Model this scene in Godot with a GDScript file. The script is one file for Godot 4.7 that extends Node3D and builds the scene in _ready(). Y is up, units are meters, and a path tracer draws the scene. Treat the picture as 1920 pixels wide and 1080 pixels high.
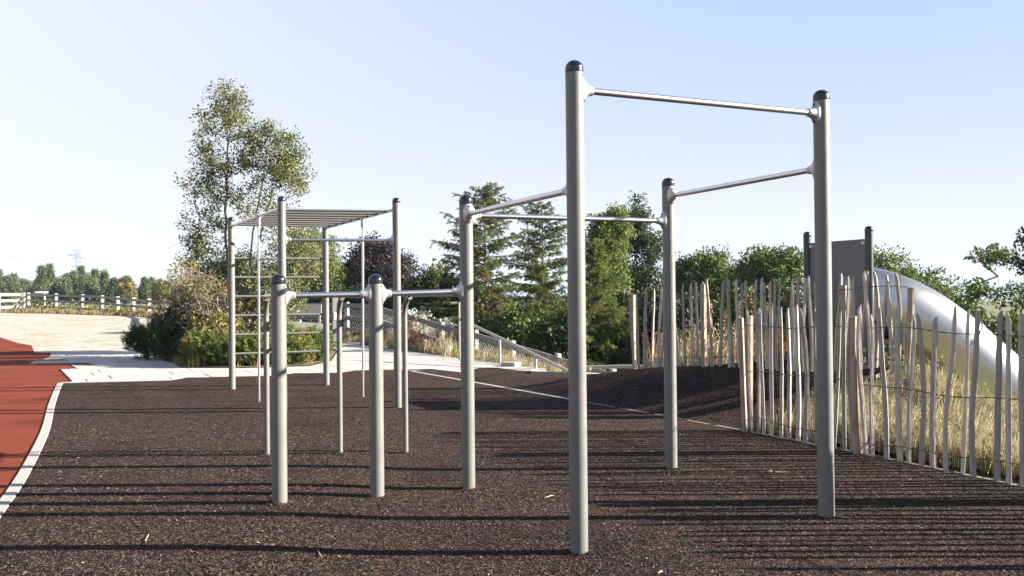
extends Node3D
# A street-workout rig on a bonded rubber surface, a climbing frame behind it, paling fences and a tube slide on the right.
# World: x to the right, -z away from the camera (written as a depth Z), y up, metres.

const EYE := 1.455
var used := {}
var M := {}
var rg := RandomNumberGenerator.new()

# ------------------------------------------------------------------ mesh collector
class MB:
	var v := PackedVector3Array()
	var n := PackedVector3Array()
	var uv := PackedVector2Array()
	var ix := PackedInt32Array()

	func vert(p: Vector3, nn: Vector3, t := Vector2.ZERO) -> int:
		v.append(p)
		n.append(nn)
		uv.append(t)
		return v.size() - 1

	func tri(a: int, b: int, c: int) -> void:
		ix.append(a)
		ix.append(b)
		ix.append(c)

	# flat polygon, turned so that it looks away from c
	func poly(p: Array, c: Vector3) -> void:
		var nn: Vector3 = (p[1] - p[0]).cross(p[2] - p[0])
		if nn.length_squared() < 1e-16:
			return
		nn = nn.normalized()
		var mid := Vector3.ZERO
		for q in p:
			mid += q
		mid /= p.size()
		var out := nn.dot(mid - c) > 0
		if not out:
			nn = -nn
		var at := v.size()
		for q in p:
			vert(q, nn, Vector2(q.x + q.y, q.z + q.y))
		for i in range(1, p.size() - 1):
			if out:
				tri(at, at + i + 1, at + i)
			else:
				tri(at, at + i, at + i + 1)

	func box(t: Transform3D, s: Vector3, b := 0.0) -> void:
		var h := s / 2
		var c := t.origin
		if b <= 0.0:
			for ax in 3:
				for sg in [-1.0, 1.0]:
					var q := []
					for k in [[-1, -1], [1, -1], [1, 1], [-1, 1]]:
						var p := Vector3.ZERO
						p[ax] = sg * h[ax]
						p[(ax + 1) % 3] = k[0] * h[(ax + 1) % 3]
						p[(ax + 2) % 3] = k[1] * h[(ax + 2) % 3]
						q.append(t * p)
					poly(q, c)
			return
		for ax in 3:
			var a1 := (ax + 1) % 3
			var a2 := (ax + 2) % 3
			for sg in [-1.0, 1.0]:
				var q := []
				for k in [[-1, -1], [1, -1], [1, 1], [-1, 1]]:
					var p := Vector3.ZERO
					p[ax] = sg * h[ax]
					p[a1] = k[0] * (h[a1] - b)
					p[a2] = k[1] * (h[a2] - b)
					q.append(t * p)
				poly(q, c)
			for s1 in [-1.0, 1.0]:
				for s2 in [-1.0, 1.0]:
					var q := []
					for k in [[0, -1], [0, 1], [1, 1], [1, -1]]:
						var p := Vector3.ZERO
						p[ax] = k[1] * (h[ax] - b)
						p[a1] = s1 * (h[a1] - (b if k[0] == 1 else 0.0))
						p[a2] = s2 * (h[a2] - (0.0 if k[0] == 1 else b))
						q.append(t * p)
					poly(q, c)
		for sx in [-1.0, 1.0]:
			for sy in [-1.0, 1.0]:
				for sz in [-1.0, 1.0]:
					poly([t * Vector3(sx * h.x, sy * (h.y - b), sz * (h.z - b)), t * Vector3(sx * (h.x - b), sy * h.y, sz * (h.z - b)), t * Vector3(sx * (h.x - b), sy * (h.y - b), sz * h.z)], c)

	# rings of equal length, smooth round and along
	func loft(rings: Array, closed_ends := true) -> void:
		var m: int = rings[0].size()
		var at := v.size()
		for k in rings.size():
			var r: PackedVector3Array = rings[k]
			var prev: PackedVector3Array = rings[maxi(k - 1, 0)]
			var next: PackedVector3Array = rings[mini(k + 1, rings.size() - 1)]
			var mid := Vector3.ZERO
			for q in r:
				mid += q
			mid /= m
			for i in m:
				var nn := (r[(i + 1) % m] - r[(i + m - 1) % m]).cross(next[i] - prev[i])
				if nn.length_squared() < 1e-18:
					nn = r[i] - mid
				vert(r[i], nn.normalized(), Vector2(float(i) / m, k))
		for k in rings.size() - 1:
			for i in m:
				var a := at + k * m + i
				var b := at + k * m + (i + 1) % m
				tri(a, a + m, b + m)
				tri(a, b + m, b)
		if closed_ends:
			for e in [0, rings.size() - 1]:
				var r: PackedVector3Array = rings[e]
				var inside := Vector3.ZERO
				for q in rings[1 if e == 0 else e - 1]:
					inside += q
				inside /= m
				poly(Array(r), inside)

	func tube(pts: Array, rad, sides := 10, ends := true) -> void:
		var rings := []
		var u := Vector3.ZERO
		for k in pts.size():
			var t: Vector3 = (pts[mini(k + 1, pts.size() - 1)] - pts[maxi(k - 1, 0)]).normalized()
			if u == Vector3.ZERO:
				u = (Vector3.RIGHT if absf(t.x) < 0.8 else Vector3.UP)
			u = (u - t * u.dot(t)).normalized()
			var w := t.cross(u)
			var r: float = rad[k] if rad is Array else rad
			var ring := PackedVector3Array()
			for i in sides:
				var a := TAU * i / sides
				ring.append(pts[k] + u * cos(a) * r + w * sin(a) * r)
			rings.append(ring)
		loft(rings, ends)

	# round body about a vertical axis: profile of (radius, height)
	func lathe(o: Vector3, prof: Array, sides := 24) -> void:
		var rings := []
		for p in prof:
			var ring := PackedVector3Array()
			for i in sides:
				var a := -TAU * i / sides
				ring.append(o + Vector3(cos(a) * p.x, p.y, sin(a) * p.x))
			rings.append(ring)
		loft(rings, true)

	func mesh() -> ArrayMesh:
		var a := []
		a.resize(Mesh.ARRAY_MAX)
		a[Mesh.ARRAY_VERTEX] = v
		a[Mesh.ARRAY_NORMAL] = n
		a[Mesh.ARRAY_TEX_UV] = uv
		a[Mesh.ARRAY_INDEX] = ix
		var m := ArrayMesh.new()
		m.add_surface_from_arrays(Mesh.PRIMITIVE_TRIANGLES, a)
		return m

# ------------------------------------------------------------------ naming and tagging
func numbered(s: String) -> String:
	if not used.has(s):
		used[s] = 0
		return s
	used[s] += 1
	return "%s_%03d" % [s, used[s]]

func tag(o: Node, label: String, category := "", group := "", kind := "") -> Node:
	if label:
		o.set_meta("label", label)
	if category:
		o.set_meta("category", category)
	if group:
		o.set_meta("group", group)
	if kind:
		o.set_meta("kind", kind)
	return o

func thing(called: String, label: String, category: String, at := Vector3.ZERO, group := "") -> Node3D:
	var o := Node3D.new()
	o.name = numbered(called)
	add_child(o, true)
	o.position = at
	tag(o, label, category, group)
	return o

func obj(called: String, mesh, mat: Material, parent: Node = null, at := Vector3.ZERO) -> MeshInstance3D:
	var o := MeshInstance3D.new()
	o.mesh = mesh.mesh() if mesh is MB else mesh
	o.set_surface_override_material(0, mat)
	if parent == null or parent == self:
		o.name = numbered(called)
		add_child(o, true)
	else:
		var k := 0
		var nm := called
		while parent.has_node(NodePath(nm)):
			k += 1
			nm = "%s_%03d" % [called, k]
		o.name = nm
		parent.add_child(o, true)
	o.position = at
	return o

func struct(called: String, mesh, mat: Material, label := "") -> MeshInstance3D:
	var o := obj(called, mesh, mat)
	tag(o, label, "", "", "structure")
	return o

# ------------------------------------------------------------------ the lie of the land
func ss(a: float, b: float, x: float) -> float:
	var t := clampf((x - a) / (b - a), 0.0, 1.0)
	return t * t * (3.0 - 2.0 * t)

func across(x: float, z: float) -> float:  # distance beyond the white edging strip
	return (x - 0.8) * 0.866 + (z - 11.9) * 0.5

func along(x: float, z: float) -> float:
	return (x - 0.8) * 0.5 - (z - 11.9) * 0.866

func on_strip(a: float, p: float) -> Vector2:
	return Vector2(0.8 + 0.5 * a + 0.866 * p, 11.9 - 0.866 * a + 0.5 * p)

const RIDGE := [[-8.0, 0.0], [-5.2, 0.1], [-2.9, 0.4], [-1.35, 0.56], [0.0, 0.6], [0.6, 0.46], [1.3, 0.16], [2.2, 0.02], [3.0, 0.0], [12.0, 0.0]]

func mound(p: float, a: float) -> float:
	if p <= 0.0 or p > 4.5 or a <= -8.0 or a >= 12.0:
		return 0.0
	var top := 0.0
	for i in RIDGE.size() - 1:
		if a >= RIDGE[i][0] and a <= RIDGE[i + 1][0]:
			top = lerpf(RIDGE[i][1], RIDGE[i + 1][1], ss(RIDGE[i][0], RIDGE[i + 1][0], a) * 0.5 + 0.5 * (a - RIDGE[i][0]) / (RIDGE[i + 1][0] - RIDGE[i][0]))
	var t := clampf(p / lerpf(1.1, 2.35, ss(-4.2, -0.8, a)), 0.0, 1.0)
	return top * (0.4 * t * t * (3.0 - 2.0 * t) + 0.6 * t) * ss(0.0, 0.25, p) * (1.0 - ss(2.3, 3.6, p))

func H(x: float, z: float) -> float:
	var h := 0.04 * ss(-0.6, -1.7, x) * ss(3.0, 4.5, z) * (1.0 - ss(8.0, 11.0, z))
	h += 0.85 * pow(clampf((z - 22.0) / 34.0, 0.0, 1.0), 1.2) * ss(-6.0, -14.0, x)
	var p := across(x, z)
	var a := along(x, z)
	h += mound(p, a - 3.27)
	if p > 2.3:
		h -= clampf((a + 15.0) * 0.11, 0.0, 2.2) * ss(2.3, 3.7, p)
		h -= clampf((p - 3.8) * 0.3, 0.0, 3.2) * ss(-30.0, -9.0, a)
	var r := sqrt(x * x + z * z)
	if r > 140.0:
		h = lerpf(h, -22.0, ss(140.0, 600.0, r))
	return h

func P(x: float, z: float, up := 0.0) -> Vector3:
	return Vector3(x, H(x, z) + up, -z)

func slope(x: float, z: float) -> Vector3:
	var e := 0.06
	return Vector3(H(x - e, z) - H(x + e, z), 2.0 * e, -(H(x, z - e) - H(x, z + e))).normalized()

func sheet(poly: PackedVector2Array, cell: float, lift: float) -> MB:
	var mb := MB.new()
	var lo := poly[0]
	var hi := poly[0]
	for q in poly:
		lo = lo.min(q)
		hi = hi.max(q)
	var nx := ceili((hi.x - lo.x) / cell)
	var ny := ceili((hi.y - lo.y) / cell)
	for i in nx:
		for j in ny:
			var a := lo + Vector2(i, j) * cell
			var rect := PackedVector2Array([a, a + Vector2(cell, 0), a + Vector2(cell, cell), a + Vector2(0, cell)])
			for piece in Geometry2D.intersect_polygons(rect, poly):
				var t := Geometry2D.triangulate_polygon(piece)
				if t.is_empty():
					continue
				var at := mb.v.size()
				for q in piece:
					mb.vert(P(q.x, q.y, lift), slope(q.x, q.y), q)
				for k in range(0, t.size(), 3):
					var b: Vector2 = piece[t[k + 1]] - piece[t[k]]
					var c: Vector2 = piece[t[k + 2]] - piece[t[k]]
					if b.cross(c) > 0:
						mb.tri(at + t[k], at + t[k + 2], at + t[k + 1])
					else:
						mb.tri(at + t[k], at + t[k + 1], at + t[k + 2])
	for k in range(0, mb.ix.size(), 3):  # clockwise seen from above
		var q0 := mb.v[mb.ix[k]]
		if (mb.v[mb.ix[k + 1]] - q0).cross(mb.v[mb.ix[k + 2]] - q0).y > 0:
			var s := mb.ix[k + 1]
			mb.ix[k + 1] = mb.ix[k + 2]
			mb.ix[k + 2] = s
	return mb

func smooth_line(pts: Array, step: float) -> PackedVector2Array:
	var c := Curve2D.new()
	for i in pts.size():
		var a: Vector2 = pts[maxi(i - 1, 0)]
		var b: Vector2 = pts[mini(i + 1, pts.size() - 1)]
		c.add_point(pts[i], -(b - a) / 6.0, (b - a) / 6.0)
	c.bake_interval = step
	return c.tessellate_even_length(6, step)

func ribbon(line: PackedVector2Array, w: float, up: float, deep: float) -> MB:
	var mb := MB.new()
	var rings := []
	for i in line.size():
		var t := (line[mini(i + 1, line.size() - 1)] - line[maxi(i - 1, 0)]).normalized()
		var s := Vector2(t.y, -t.x) * w / 2
		var a := line[i] + s
		var b := line[i] - s
		var ia := line[i] + s * 0.9
		var ib := line[i] - s * 0.9
		rings.append(PackedVector3Array([P(a.x, a.y, -deep), P(a.x, a.y, up - 0.006), P(ia.x, ia.y, up), P(ib.x, ib.y, up), P(b.x, b.y, up - 0.006), P(b.x, b.y, -deep)]))
	for k in rings.size() - 1:
		var inside: Vector3 = (rings[k][0] + rings[k][5] + rings[k + 1][0] + rings[k + 1][5]) / 4
		for i in 5:
			mb.poly([rings[k][i], rings[k][i + 1], rings[k + 1][i + 1], rings[k + 1][i]], inside)
	return mb

# ------------------------------------------------------------------ materials
func lin(r: float, g: float, b: float) -> Color:
	return Color(r, g, b).linear_to_srgb()

func noise(freq: float, sd: int, octaves := 4, kind := FastNoiseLite.TYPE_SIMPLEX_SMOOTH) -> FastNoiseLite:
	var f := FastNoiseLite.new()
	f.seed = sd
	f.frequency = freq
	f.noise_type = kind
	f.fractal_octaves = octaves
	return f

func ntex(freq: float, sd: int, cols: Array, size := 512, octaves := 4, normal := 0.0) -> NoiseTexture2D:
	var t := NoiseTexture2D.new()
	t.width = size
	t.height = size
	t.seamless = true
	t.noise = noise(freq, sd, octaves)
	if normal > 0.0:
		t.as_normal_map = true
		t.bump_strength = normal
	elif cols.size():
		var g := Gradient.new()
		g.offsets = PackedFloat32Array(range(cols.size()).map(func(i): return float(i) / (cols.size() - 1)))
		g.colors = PackedColorArray(cols)
		t.color_ramp = g
	return t

func std(color: Color, rough := 0.8, metal := 0.0) -> StandardMaterial3D:
	var m := StandardMaterial3D.new()
	m.albedo_color = color
	m.roughness = rough
	m.metallic = metal
	return m

func tri_map(m: StandardMaterial3D, s: Vector3, world := true) -> StandardMaterial3D:
	m.uv1_triplanar = true
	m.uv1_world_triplanar = world
	m.uv1_scale = s
	return m

func shred_textures() -> Array:
	var N := 1024
	var col := Image.create(N, N, false, Image.FORMAT_RGB8)
	var hgt := Image.create(N, N, false, Image.FORMAT_RGB8)
	col.fill(lin(0.008, 0.006, 0.006))
	hgt.fill(Color(0.1, 0.1, 0.1))
	var r := RandomNumberGenerator.new()
	r.seed = 11
	var tones := [Vector3(0.0749, 0.0506, 0.0409), Vector3(0.0567, 0.0376, 0.0327), Vector3(0.0988, 0.0710, 0.0591), Vector3(0.0453, 0.0333, 0.0327), Vector3(0.1188, 0.0637, 0.0524), Vector3(0.0749, 0.0625, 0.0459), Vector3(0.1582, 0.1203, 0.1017), Vector3(0.0340, 0.0246, 0.0245), Vector3(0.0877, 0.0492, 0.0524), Vector3(0.0270, 0.0203, 0.0214)]
	for k in 21000:
		var x := r.randf() * N
		var y := r.randf() * N
		var a := r.randf() * TAU
		var l := r.randf_range(5.0, 20.0)
		var w := r.randi_range(2, 4)
		var t: Vector3 = tones[r.randi() % tones.size()] * r.randf_range(0.7, 1.35)
		if r.randf() < 0.004:
			t = Vector3(0.26, 0.235, 0.2)
			l = r.randf_range(2.0, 6.0)
		var c := lin(t.x, t.y, t.z)
		var hh := r.randf_range(0.25, 1.0) * (0.3 + 0.7 * minf(1.0, k / 11000.0))
		var hc := Color(hh, hh, hh)
		var bend := r.randf_range(-0.05, 0.05)
		for i in int(l):
			x += cos(a)
			y += sin(a)
			a += bend
			for q in w:
				var xi := posmod(int(x - sin(a) * q), N)
				var yi := posmod(int(y + cos(a) * q), N)
				col.set_pixel(xi, yi, c)
				hgt.set_pixel(xi, yi, hc)
	return [ImageTexture.create_from_image(col), ImageTexture.create_from_image(hgt)]

func wood(c0: Color, c1: Color, c2: Color, sd: int, s: Vector3, rough := 0.85) -> StandardMaterial3D:
	var m := std(Color.WHITE, rough)
	m.albedo_texture = ntex(0.02, sd, [c0, c1, c2, c1], 256, 5)
	m.heightmap_enabled = true
	m.heightmap_texture = ntex(0.03, sd + 1, [], 256, 4)
	m.heightmap_scale = 0.25
	return tri_map(m, s, false)

func leaf_mat(rough := 0.55, back := 0.5) -> StandardMaterial3D:
	var m := std(Color.WHITE, rough)
	m.vertex_color_use_as_albedo = true
	m.metallic_specular = 0.32
	m.backlight_enabled = true
	m.backlight = Color(back, back, back).linear_to_srgb()
	m.cull_mode = BaseMaterial3D.CULL_DISABLED
	return m

func make_materials() -> void:
	# powder-coated posts
	M.post = std(Color.WHITE, 0.42)
	M.post.albedo_texture = ntex(0.004, 3, [lin(0.114, 0.118, 0.112), lin(0.126, 0.13, 0.123), lin(0.132, 0.136, 0.129)], 256, 5)
	M.post.roughness_texture = ntex(0.01, 5, [Color(0.7, 0.7, 0.7), Color(1, 1, 1)], 256, 5)
	M.post.roughness = 0.55
	M.post.heightmap_enabled = true
	M.post.heightmap_texture = ntex(0.2, 4, [], 256, 2)
	M.post.heightmap_scale = 0.012
	tri_map(M.post, Vector3.ONE * 2.0)
	M.cap = std(lin(0.008, 0.010, 0.018), 0.22)
	M.steel = std(lin(0.62, 0.62, 0.64), 0.3, 1.0)
	M.steel.roughness_texture = ntex(0.05, 6, [Color(0.75, 0.75, 0.75), Color(1, 1, 1)], 256, 4)
	M.steel.roughness = 0.36
	tri_map(M.steel, Vector3.ONE * 6.0)
	M.cast = std(lin(0.40, 0.40, 0.42), 0.42, 0.6)
	M.bolt = std(lin(0.05, 0.05, 0.055), 0.4, 0.8)
	M.tube = std(lin(0.42, 0.415, 0.41), 0.42, 1.0)
	M.tube.roughness_texture = ntex(0.008, 7, [Color(0.7, 0.7, 0.7), Color(1, 1, 1)], 256, 4)
	M.tube.heightmap_enabled = true
	M.tube.heightmap_texture = ntex(0.012, 9, [], 256, 3)
	M.tube.heightmap_scale = 0.12
	tri_map(M.tube, Vector3.ONE * 0.8)
	M.panel = std(lin(0.085, 0.088, 0.1), 0.5)
	M.dark_post = std(lin(0.018, 0.028, 0.034), 0.4)
	# grounds
	var sh := shred_textures()
	M.rubber = std(Color(1.0, 1.0, 1.0), 0.9)
	M.rubber.albedo_texture = sh[0]
	M.rubber.heightmap_enabled = true
	M.rubber.heightmap_texture = sh[1]
	M.rubber.heightmap_scale = 2.4
	M.rubber.uv1_scale = Vector3(0.55, 0.55, 1)
	M.rubber.metallic_specular = 0.2
	M.rubber.detail_enabled = true
	M.rubber.detail_blend_mode = BaseMaterial3D.BLEND_MODE_MUL
	M.rubber.detail_uv_layer = BaseMaterial3D.DETAIL_UV_2
	M.rubber.uv2_triplanar = true
	M.rubber.uv2_world_triplanar = true
	M.rubber.uv2_scale = Vector3.ONE * 0.13
	M.rubber.detail_albedo = ntex(0.008, 15, [Color(0.72, 0.72, 0.74), Color(0.95, 0.93, 0.9), Color(1, 0.98, 0.93), Color(0.86, 0.88, 0.8)], 512, 5)
	M.track = std(Color.WHITE, 0.9)
	M.track.albedo_texture = ntex(0.12, 21, [lin(0.10, 0.023, 0.012), lin(0.16, 0.036, 0.02), lin(0.2, 0.05, 0.029)], 512, 3)
	M.track.heightmap_enabled = true
	M.track.heightmap_texture = ntex(0.25, 22, [], 512, 2)
	M.track.heightmap_scale = 0.6
	M.track.metallic_specular = 0.2
	M.track.uv1_scale = Vector3(0.9, 0.9, 1)
	M.sand = std(Color.WHITE, 0.95)
	M.sand.albedo_texture = ntex(0.02, 25, [lin(0.26, 0.24, 0.2), lin(0.36, 0.34, 0.3), lin(0.42, 0.4, 0.36)], 512, 6)
	M.sand.heightmap_enabled = true
	M.sand.heightmap_texture = ntex(0.15, 26, [], 512, 4)
	M.sand.heightmap_scale = 0.5
	M.sand.metallic_specular = 0.2
	M.sand.uv1_scale = Vector3(0.25, 0.25, 1)
	for pair in [[M.track, 0.11, [Color(0.74, 0.72, 0.72), Color(0.95, 0.95, 0.95), Color(1, 1, 1), Color(0.85, 0.84, 0.84)]], [M.sand, 0.06, [Color(0.8, 0.77, 0.7), Color(1, 1, 1), Color(0.97, 0.96, 0.94), Color(0.86, 0.83, 0.78)]]]:
		var g: StandardMaterial3D = pair[0]
		g.detail_enabled = true
		g.detail_blend_mode = BaseMaterial3D.BLEND_MODE_MUL
		g.detail_uv_layer = BaseMaterial3D.DETAIL_UV_2
		g.uv2_triplanar = true
		g.uv2_world_triplanar = true
		g.uv2_scale = Vector3.ONE * pair[1]
		g.detail_albedo = ntex(0.01, 18, pair[2], 512, 6)
	M.slabs = []
	for k in 4:
		var s := std(Color.WHITE, 0.85)
		var f: float = [0.7, 0.66, 0.73, 0.62][k]
		s.albedo_texture = ntex(0.03, 30 + k, [lin(0.44 * f, 0.43 * f, 0.41 * f), lin(0.52 * f, 0.51 * f, 0.485 * f), lin(0.55 * f, 0.54 * f, 0.52 * f)], 256, 6)
		s.heightmap_enabled = true
		s.heightmap_texture = ntex(0.15, 36, [], 256, 3)
		s.heightmap_scale = 0.12
		M.slabs.append(tri_map(s, Vector3.ONE * 0.7))
	M.concrete = std(Color.WHITE, 0.9)
	M.concrete.albedo_texture = ntex(0.03, 41, [lin(0.23, 0.225, 0.21), lin(0.29, 0.285, 0.27), lin(0.33, 0.325, 0.305)], 512, 6)
	M.concrete.heightmap_enabled = true
	M.concrete.heightmap_texture = ntex(0.2, 42, [], 256, 3)
	M.concrete.heightmap_scale = 0.25
	tri_map(M.concrete, Vector3.ONE * 1.3)
	M.worn_concrete = std(Color.WHITE, 0.95)
	M.worn_concrete.albedo_texture = ntex(0.08, 44, [lin(0.06, 0.055, 0.05), lin(0.17, 0.165, 0.155), lin(0.25, 0.245, 0.235)], 512, 5)
	tri_map(M.worn_concrete, Vector3.ONE * 2.0)
	M.land = std(Color.WHITE, 0.95)
	M.land.albedo_texture = ntex(0.015, 45, [lin(0.03, 0.04, 0.015), lin(0.055, 0.068, 0.024), lin(0.095, 0.092, 0.042), lin(0.045, 0.06, 0.02)], 512, 6)
	M.land.uv1_scale = Vector3(0.11, 0.11, 1)
	M.soil = std(Color.WHITE, 0.95)
	M.soil.albedo_texture = ntex(0.05, 46, [lin(0.05, 0.035, 0.022), lin(0.11, 0.08, 0.05), lin(0.19, 0.14, 0.08)], 512, 6)
	M.soil.uv1_scale = Vector3(0.5, 0.5, 1)
	M.straw = std(Color.WHITE, 0.95)
	M.straw.albedo_texture = ntex(0.06, 47, [lin(0.06, 0.052, 0.032), lin(0.125, 0.107, 0.07), lin(0.19, 0.168, 0.12)], 512, 6)
	M.straw.uv1_scale = Vector3(0.8, 0.8, 1)
	M.hill = std(lin(0.06, 0.08, 0.05), 1.0)
	# timber
	M.pale = []
	for k in 4:
		var f: float = [0.84, 0.7, 0.96, 0.58][k]
		M.pale.append(wood(lin(0.24 * f, 0.205 * f, 0.18 * f), lin(0.37 * f, 0.335 * f, 0.3 * f), lin(0.45 * f, 0.42 * f, 0.385 * f), 50 + k * 2, Vector3(9, 0.8, 9)))
	M.stake = wood(lin(0.12, 0.095, 0.073), lin(0.235, 0.19, 0.15), lin(0.3, 0.25, 0.205), 60, Vector3(5, 0.5, 5))
	M.grey_wood = wood(lin(0.13, 0.127, 0.127), lin(0.2, 0.196, 0.192), lin(0.245, 0.238, 0.23), 64, Vector3(3, 3, 3))
	M.white_wood = wood(lin(0.28, 0.265, 0.235), lin(0.33, 0.315, 0.29), lin(0.37, 0.355, 0.33), 66, Vector3(3, 3, 3))
	M.chip = wood(lin(0.3, 0.22, 0.14), lin(0.42, 0.32, 0.21), lin(0.5, 0.4, 0.28), 62, Vector3(20, 20, 20))
	M.wire = std(lin(0.08, 0.07, 0.065), 0.55, 0.7)
	M.zinc = std(lin(0.42, 0.43, 0.44), 0.5, 0.8)
	M.rail_paint = std(lin(0.30, 0.285, 0.255), 0.45)
	M.bark = wood(lin(0.035, 0.026, 0.02), lin(0.075, 0.055, 0.042), lin(0.12, 0.095, 0.075), 70, Vector3(6, 1.5, 6))
	M.mid_bark = wood(lin(0.06, 0.047, 0.038), lin(0.11, 0.088, 0.07), lin(0.17, 0.14, 0.115), 74, Vector3(6, 1.5, 6))
	M.grey_bark = wood(lin(0.13, 0.11, 0.09), lin(0.22, 0.19, 0.16), lin(0.3, 0.27, 0.23), 72, Vector3(8, 2, 8))
	M.leaf = leaf_mat()
	M.needle = leaf_mat(0.6, 0.35)
	M.grass = leaf_mat(0.7, 0.6)
	M.pylon = std(lin(0.36, 0.38, 0.40), 0.6, 0.3)
	M.white = std(lin(0.72, 0.71, 0.68), 0.6)
	M.yellow = std(lin(0.65, 0.38, 0.03), 0.6)

# ------------------------------------------------------------------ plants
func leaf_sprig(sd: int, count: int, reach: float, l: float, w: float) -> ArrayMesh:
	var r := RandomNumberGenerator.new()
	r.seed = sd
	var mb := MB.new()
	for k in count:
		var d := Vector3(r.randfn(), r.randfn(), r.randfn()).normalized()
		var o := d * reach * pow(r.randf(), 0.5)
		var t := (d + Vector3(r.randfn(), r.randfn() - 0.3, r.randfn()) * 0.7).normalized()
		var s := t.cross(Vector3(r.randfn(), r.randfn(), r.randfn())).normalized()
		var up := s.cross(t)
		var f := r.randf_range(0.7, 1.25)
		var a := mb.vert(o, up)
		var b := mb.vert(o + t * l * f * 0.45 + s * w * f * 0.5 + up * w * 0.15, (up - s * 0.3).normalized())
		var c := mb.vert(o + t * l * f, up)
		var e := mb.vert(o + t * l * f * 0.45 - s * w * f * 0.5 + up * w * 0.15, (up + s * 0.3).normalized())
		mb.tri(a, c, b)
		mb.tri(a, e, c)
	return mb.mesh()

# a bottle brush of needles along +y
func needle_sprig(sd: int, count: int, stem: float, l: float, w: float, tilt: float) -> ArrayMesh:
	var r := RandomNumberGenerator.new()
	r.seed = sd
	var mb := MB.new()
	for k in count:
		var a := r.randf() * TAU
		var out := Vector3(cos(a), tilt + r.randf_range(-0.25, 0.25), sin(a)).normalized()
		var o := Vector3(0, stem * (k + 0.5) / count, 0)
		var s := out.cross(Vector3(r.randfn(), r.randfn(), r.randfn())).normalized() * w * 0.5
		var nn := s.cross(out).normalized()
		var f := r.randf_range(0.7, 1.2)
		var i0 := mb.vert(o - s, nn)
		var i1 := mb.vert(o + s, nn)
		var i2 := mb.vert(o + out * l * f, nn)
		mb.tri(i0, i2, i1)
	return mb.mesh()

func blade_tuft(sd: int, count: int, h: float, spread: float, w: float, ears := false) -> ArrayMesh:
	var r := RandomNumberGenerator.new()
	r.seed = sd
	var mb := MB.new()
	for k in count:
		var a := r.randf() * TAU
		var o := Vector3(r.randfn(), 0, r.randfn()) * spread * 0.3
		var lean := Vector3(cos(a), 0, sin(a))
		var s := Vector3(-lean.z, 0, lean.x).rotated(Vector3.UP, r.randfn() * 0.5) * w * 0.5
		var hh := h * r.randf_range(0.5, 1.15)
		var b := r.randf_range(0.1, 0.55)
		var p1 := o + lean * hh * b * 0.3 + Vector3(0, hh * 0.6, 0)
		var p2 := o + lean * hh * b + Vector3(0, hh * (1.0 - b * 0.25), 0)
		var nn := lean.lerp(Vector3.UP, 0.4).normalized()
		var i0 := mb.vert(o - s, nn)
		var i1 := mb.vert(o + s, nn)
		var i2 := mb.vert(p1 + s * 0.75, nn)
		var i3 := mb.vert(p1 - s * 0.75, nn)
		var i4 := mb.vert(p2, nn)
		mb.tri(i0, i1, i2)
		mb.tri(i0, i2, i3)
		mb.tri(i3, i2, i4)
		if ears and k % 3 == 0:
			for q in 3:
				var e := p2 + Vector3(r.randfn() * 0.6, -0.03 * q + r.randfn() * 0.01, r.randfn() * 0.6) * Vector3(w, 1, w)
				var j0 := mb.vert(p2 - Vector3(0, 0.03 * q, 0), nn)
				var j1 := mb.vert(e + s * 1.2, nn)
				var j2 := mb.vert(e + Vector3(0, w * 2.5, 0), nn)
				mb.tri(j0, j1, j2)
	return mb.mesh()

func dock_tuft(sd: int) -> ArrayMesh:  # stalks closely set with small seeds
	var r := RandomNumberGenerator.new()
	r.seed = sd
	var mb := MB.new()
	for k in 4:
		var h := r.randf_range(0.45, 0.8)
		var a := r.randf() * TAU
		var o := Vector3(r.randfn(), 0, r.randfn()) * 0.05
		var tip := o + Vector3(cos(a) * 0.12, h, sin(a) * 0.12)
		mb.tube([o, tip], [0.004, 0.002], 3, false)
		for q in 26:
			var f := r.randf_range(0.45, 1.0)
			var c := o.lerp(tip, f)
			var d := Vector3(r.randfn(), r.randfn() * 0.6 + 0.4, r.randfn()).normalized()
			var w := d.cross(Vector3(r.randfn(), r.randfn(), r.randfn())).normalized() * 0.011
			var e := c + d * 0.05 * (1.3 - f)
			var nn := w.cross(d).normalized()
			var i0 := mb.vert(e - w, nn)
			var i1 := mb.vert(e + w, nn)
			var i2 := mb.vert(e + d * 0.03, nn)
			mb.tri(i0, i2, i1)
	return mb.mesh()

func scatter(called: String, mesh: Mesh, mat: Material, xf: Array, cols: Array, parent: Node = null) -> MultiMeshInstance3D:
	var mm := MultiMesh.new()
	mm.transform_format = MultiMesh.TRANSFORM_3D
	mm.use_colors = true
	mm.mesh = mesh
	mm.instance_count = xf.size()
	for i in xf.size():
		mm.set_instance_transform(i, xf[i])
		mm.set_instance_color(i, cols[i])
	var o := MultiMeshInstance3D.new()
	o.multimesh = mm
	o.material_override = mat
	o.name = called if parent else numbered(called)
	(parent if parent else self).add_child(o, true)
	return o

func any_turn(r: RandomNumberGenerator) -> Basis:
	return Basis(Quaternion(r.randfn(), r.randfn(), r.randfn(), r.randfn() + 0.001).normalized())

func up_to(d: Vector3, spin: float) -> Basis:
	var y := d.normalized()
	var x := y.cross(Vector3(0.31, 0.2, 0.93)).normalized()
	return Basis(x, y, x.cross(y)) * Basis(Vector3.UP, spin)

func pick(cols: Array, r: RandomNumberGenerator, f: float) -> Color:
	var a: Color = cols[r.randi() % cols.size()]
	var b: Color = cols[r.randi() % cols.size()]
	var c := a.lerp(b, r.randf())
	return Color(c.r * f, c.g * f, c.b * f)

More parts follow.
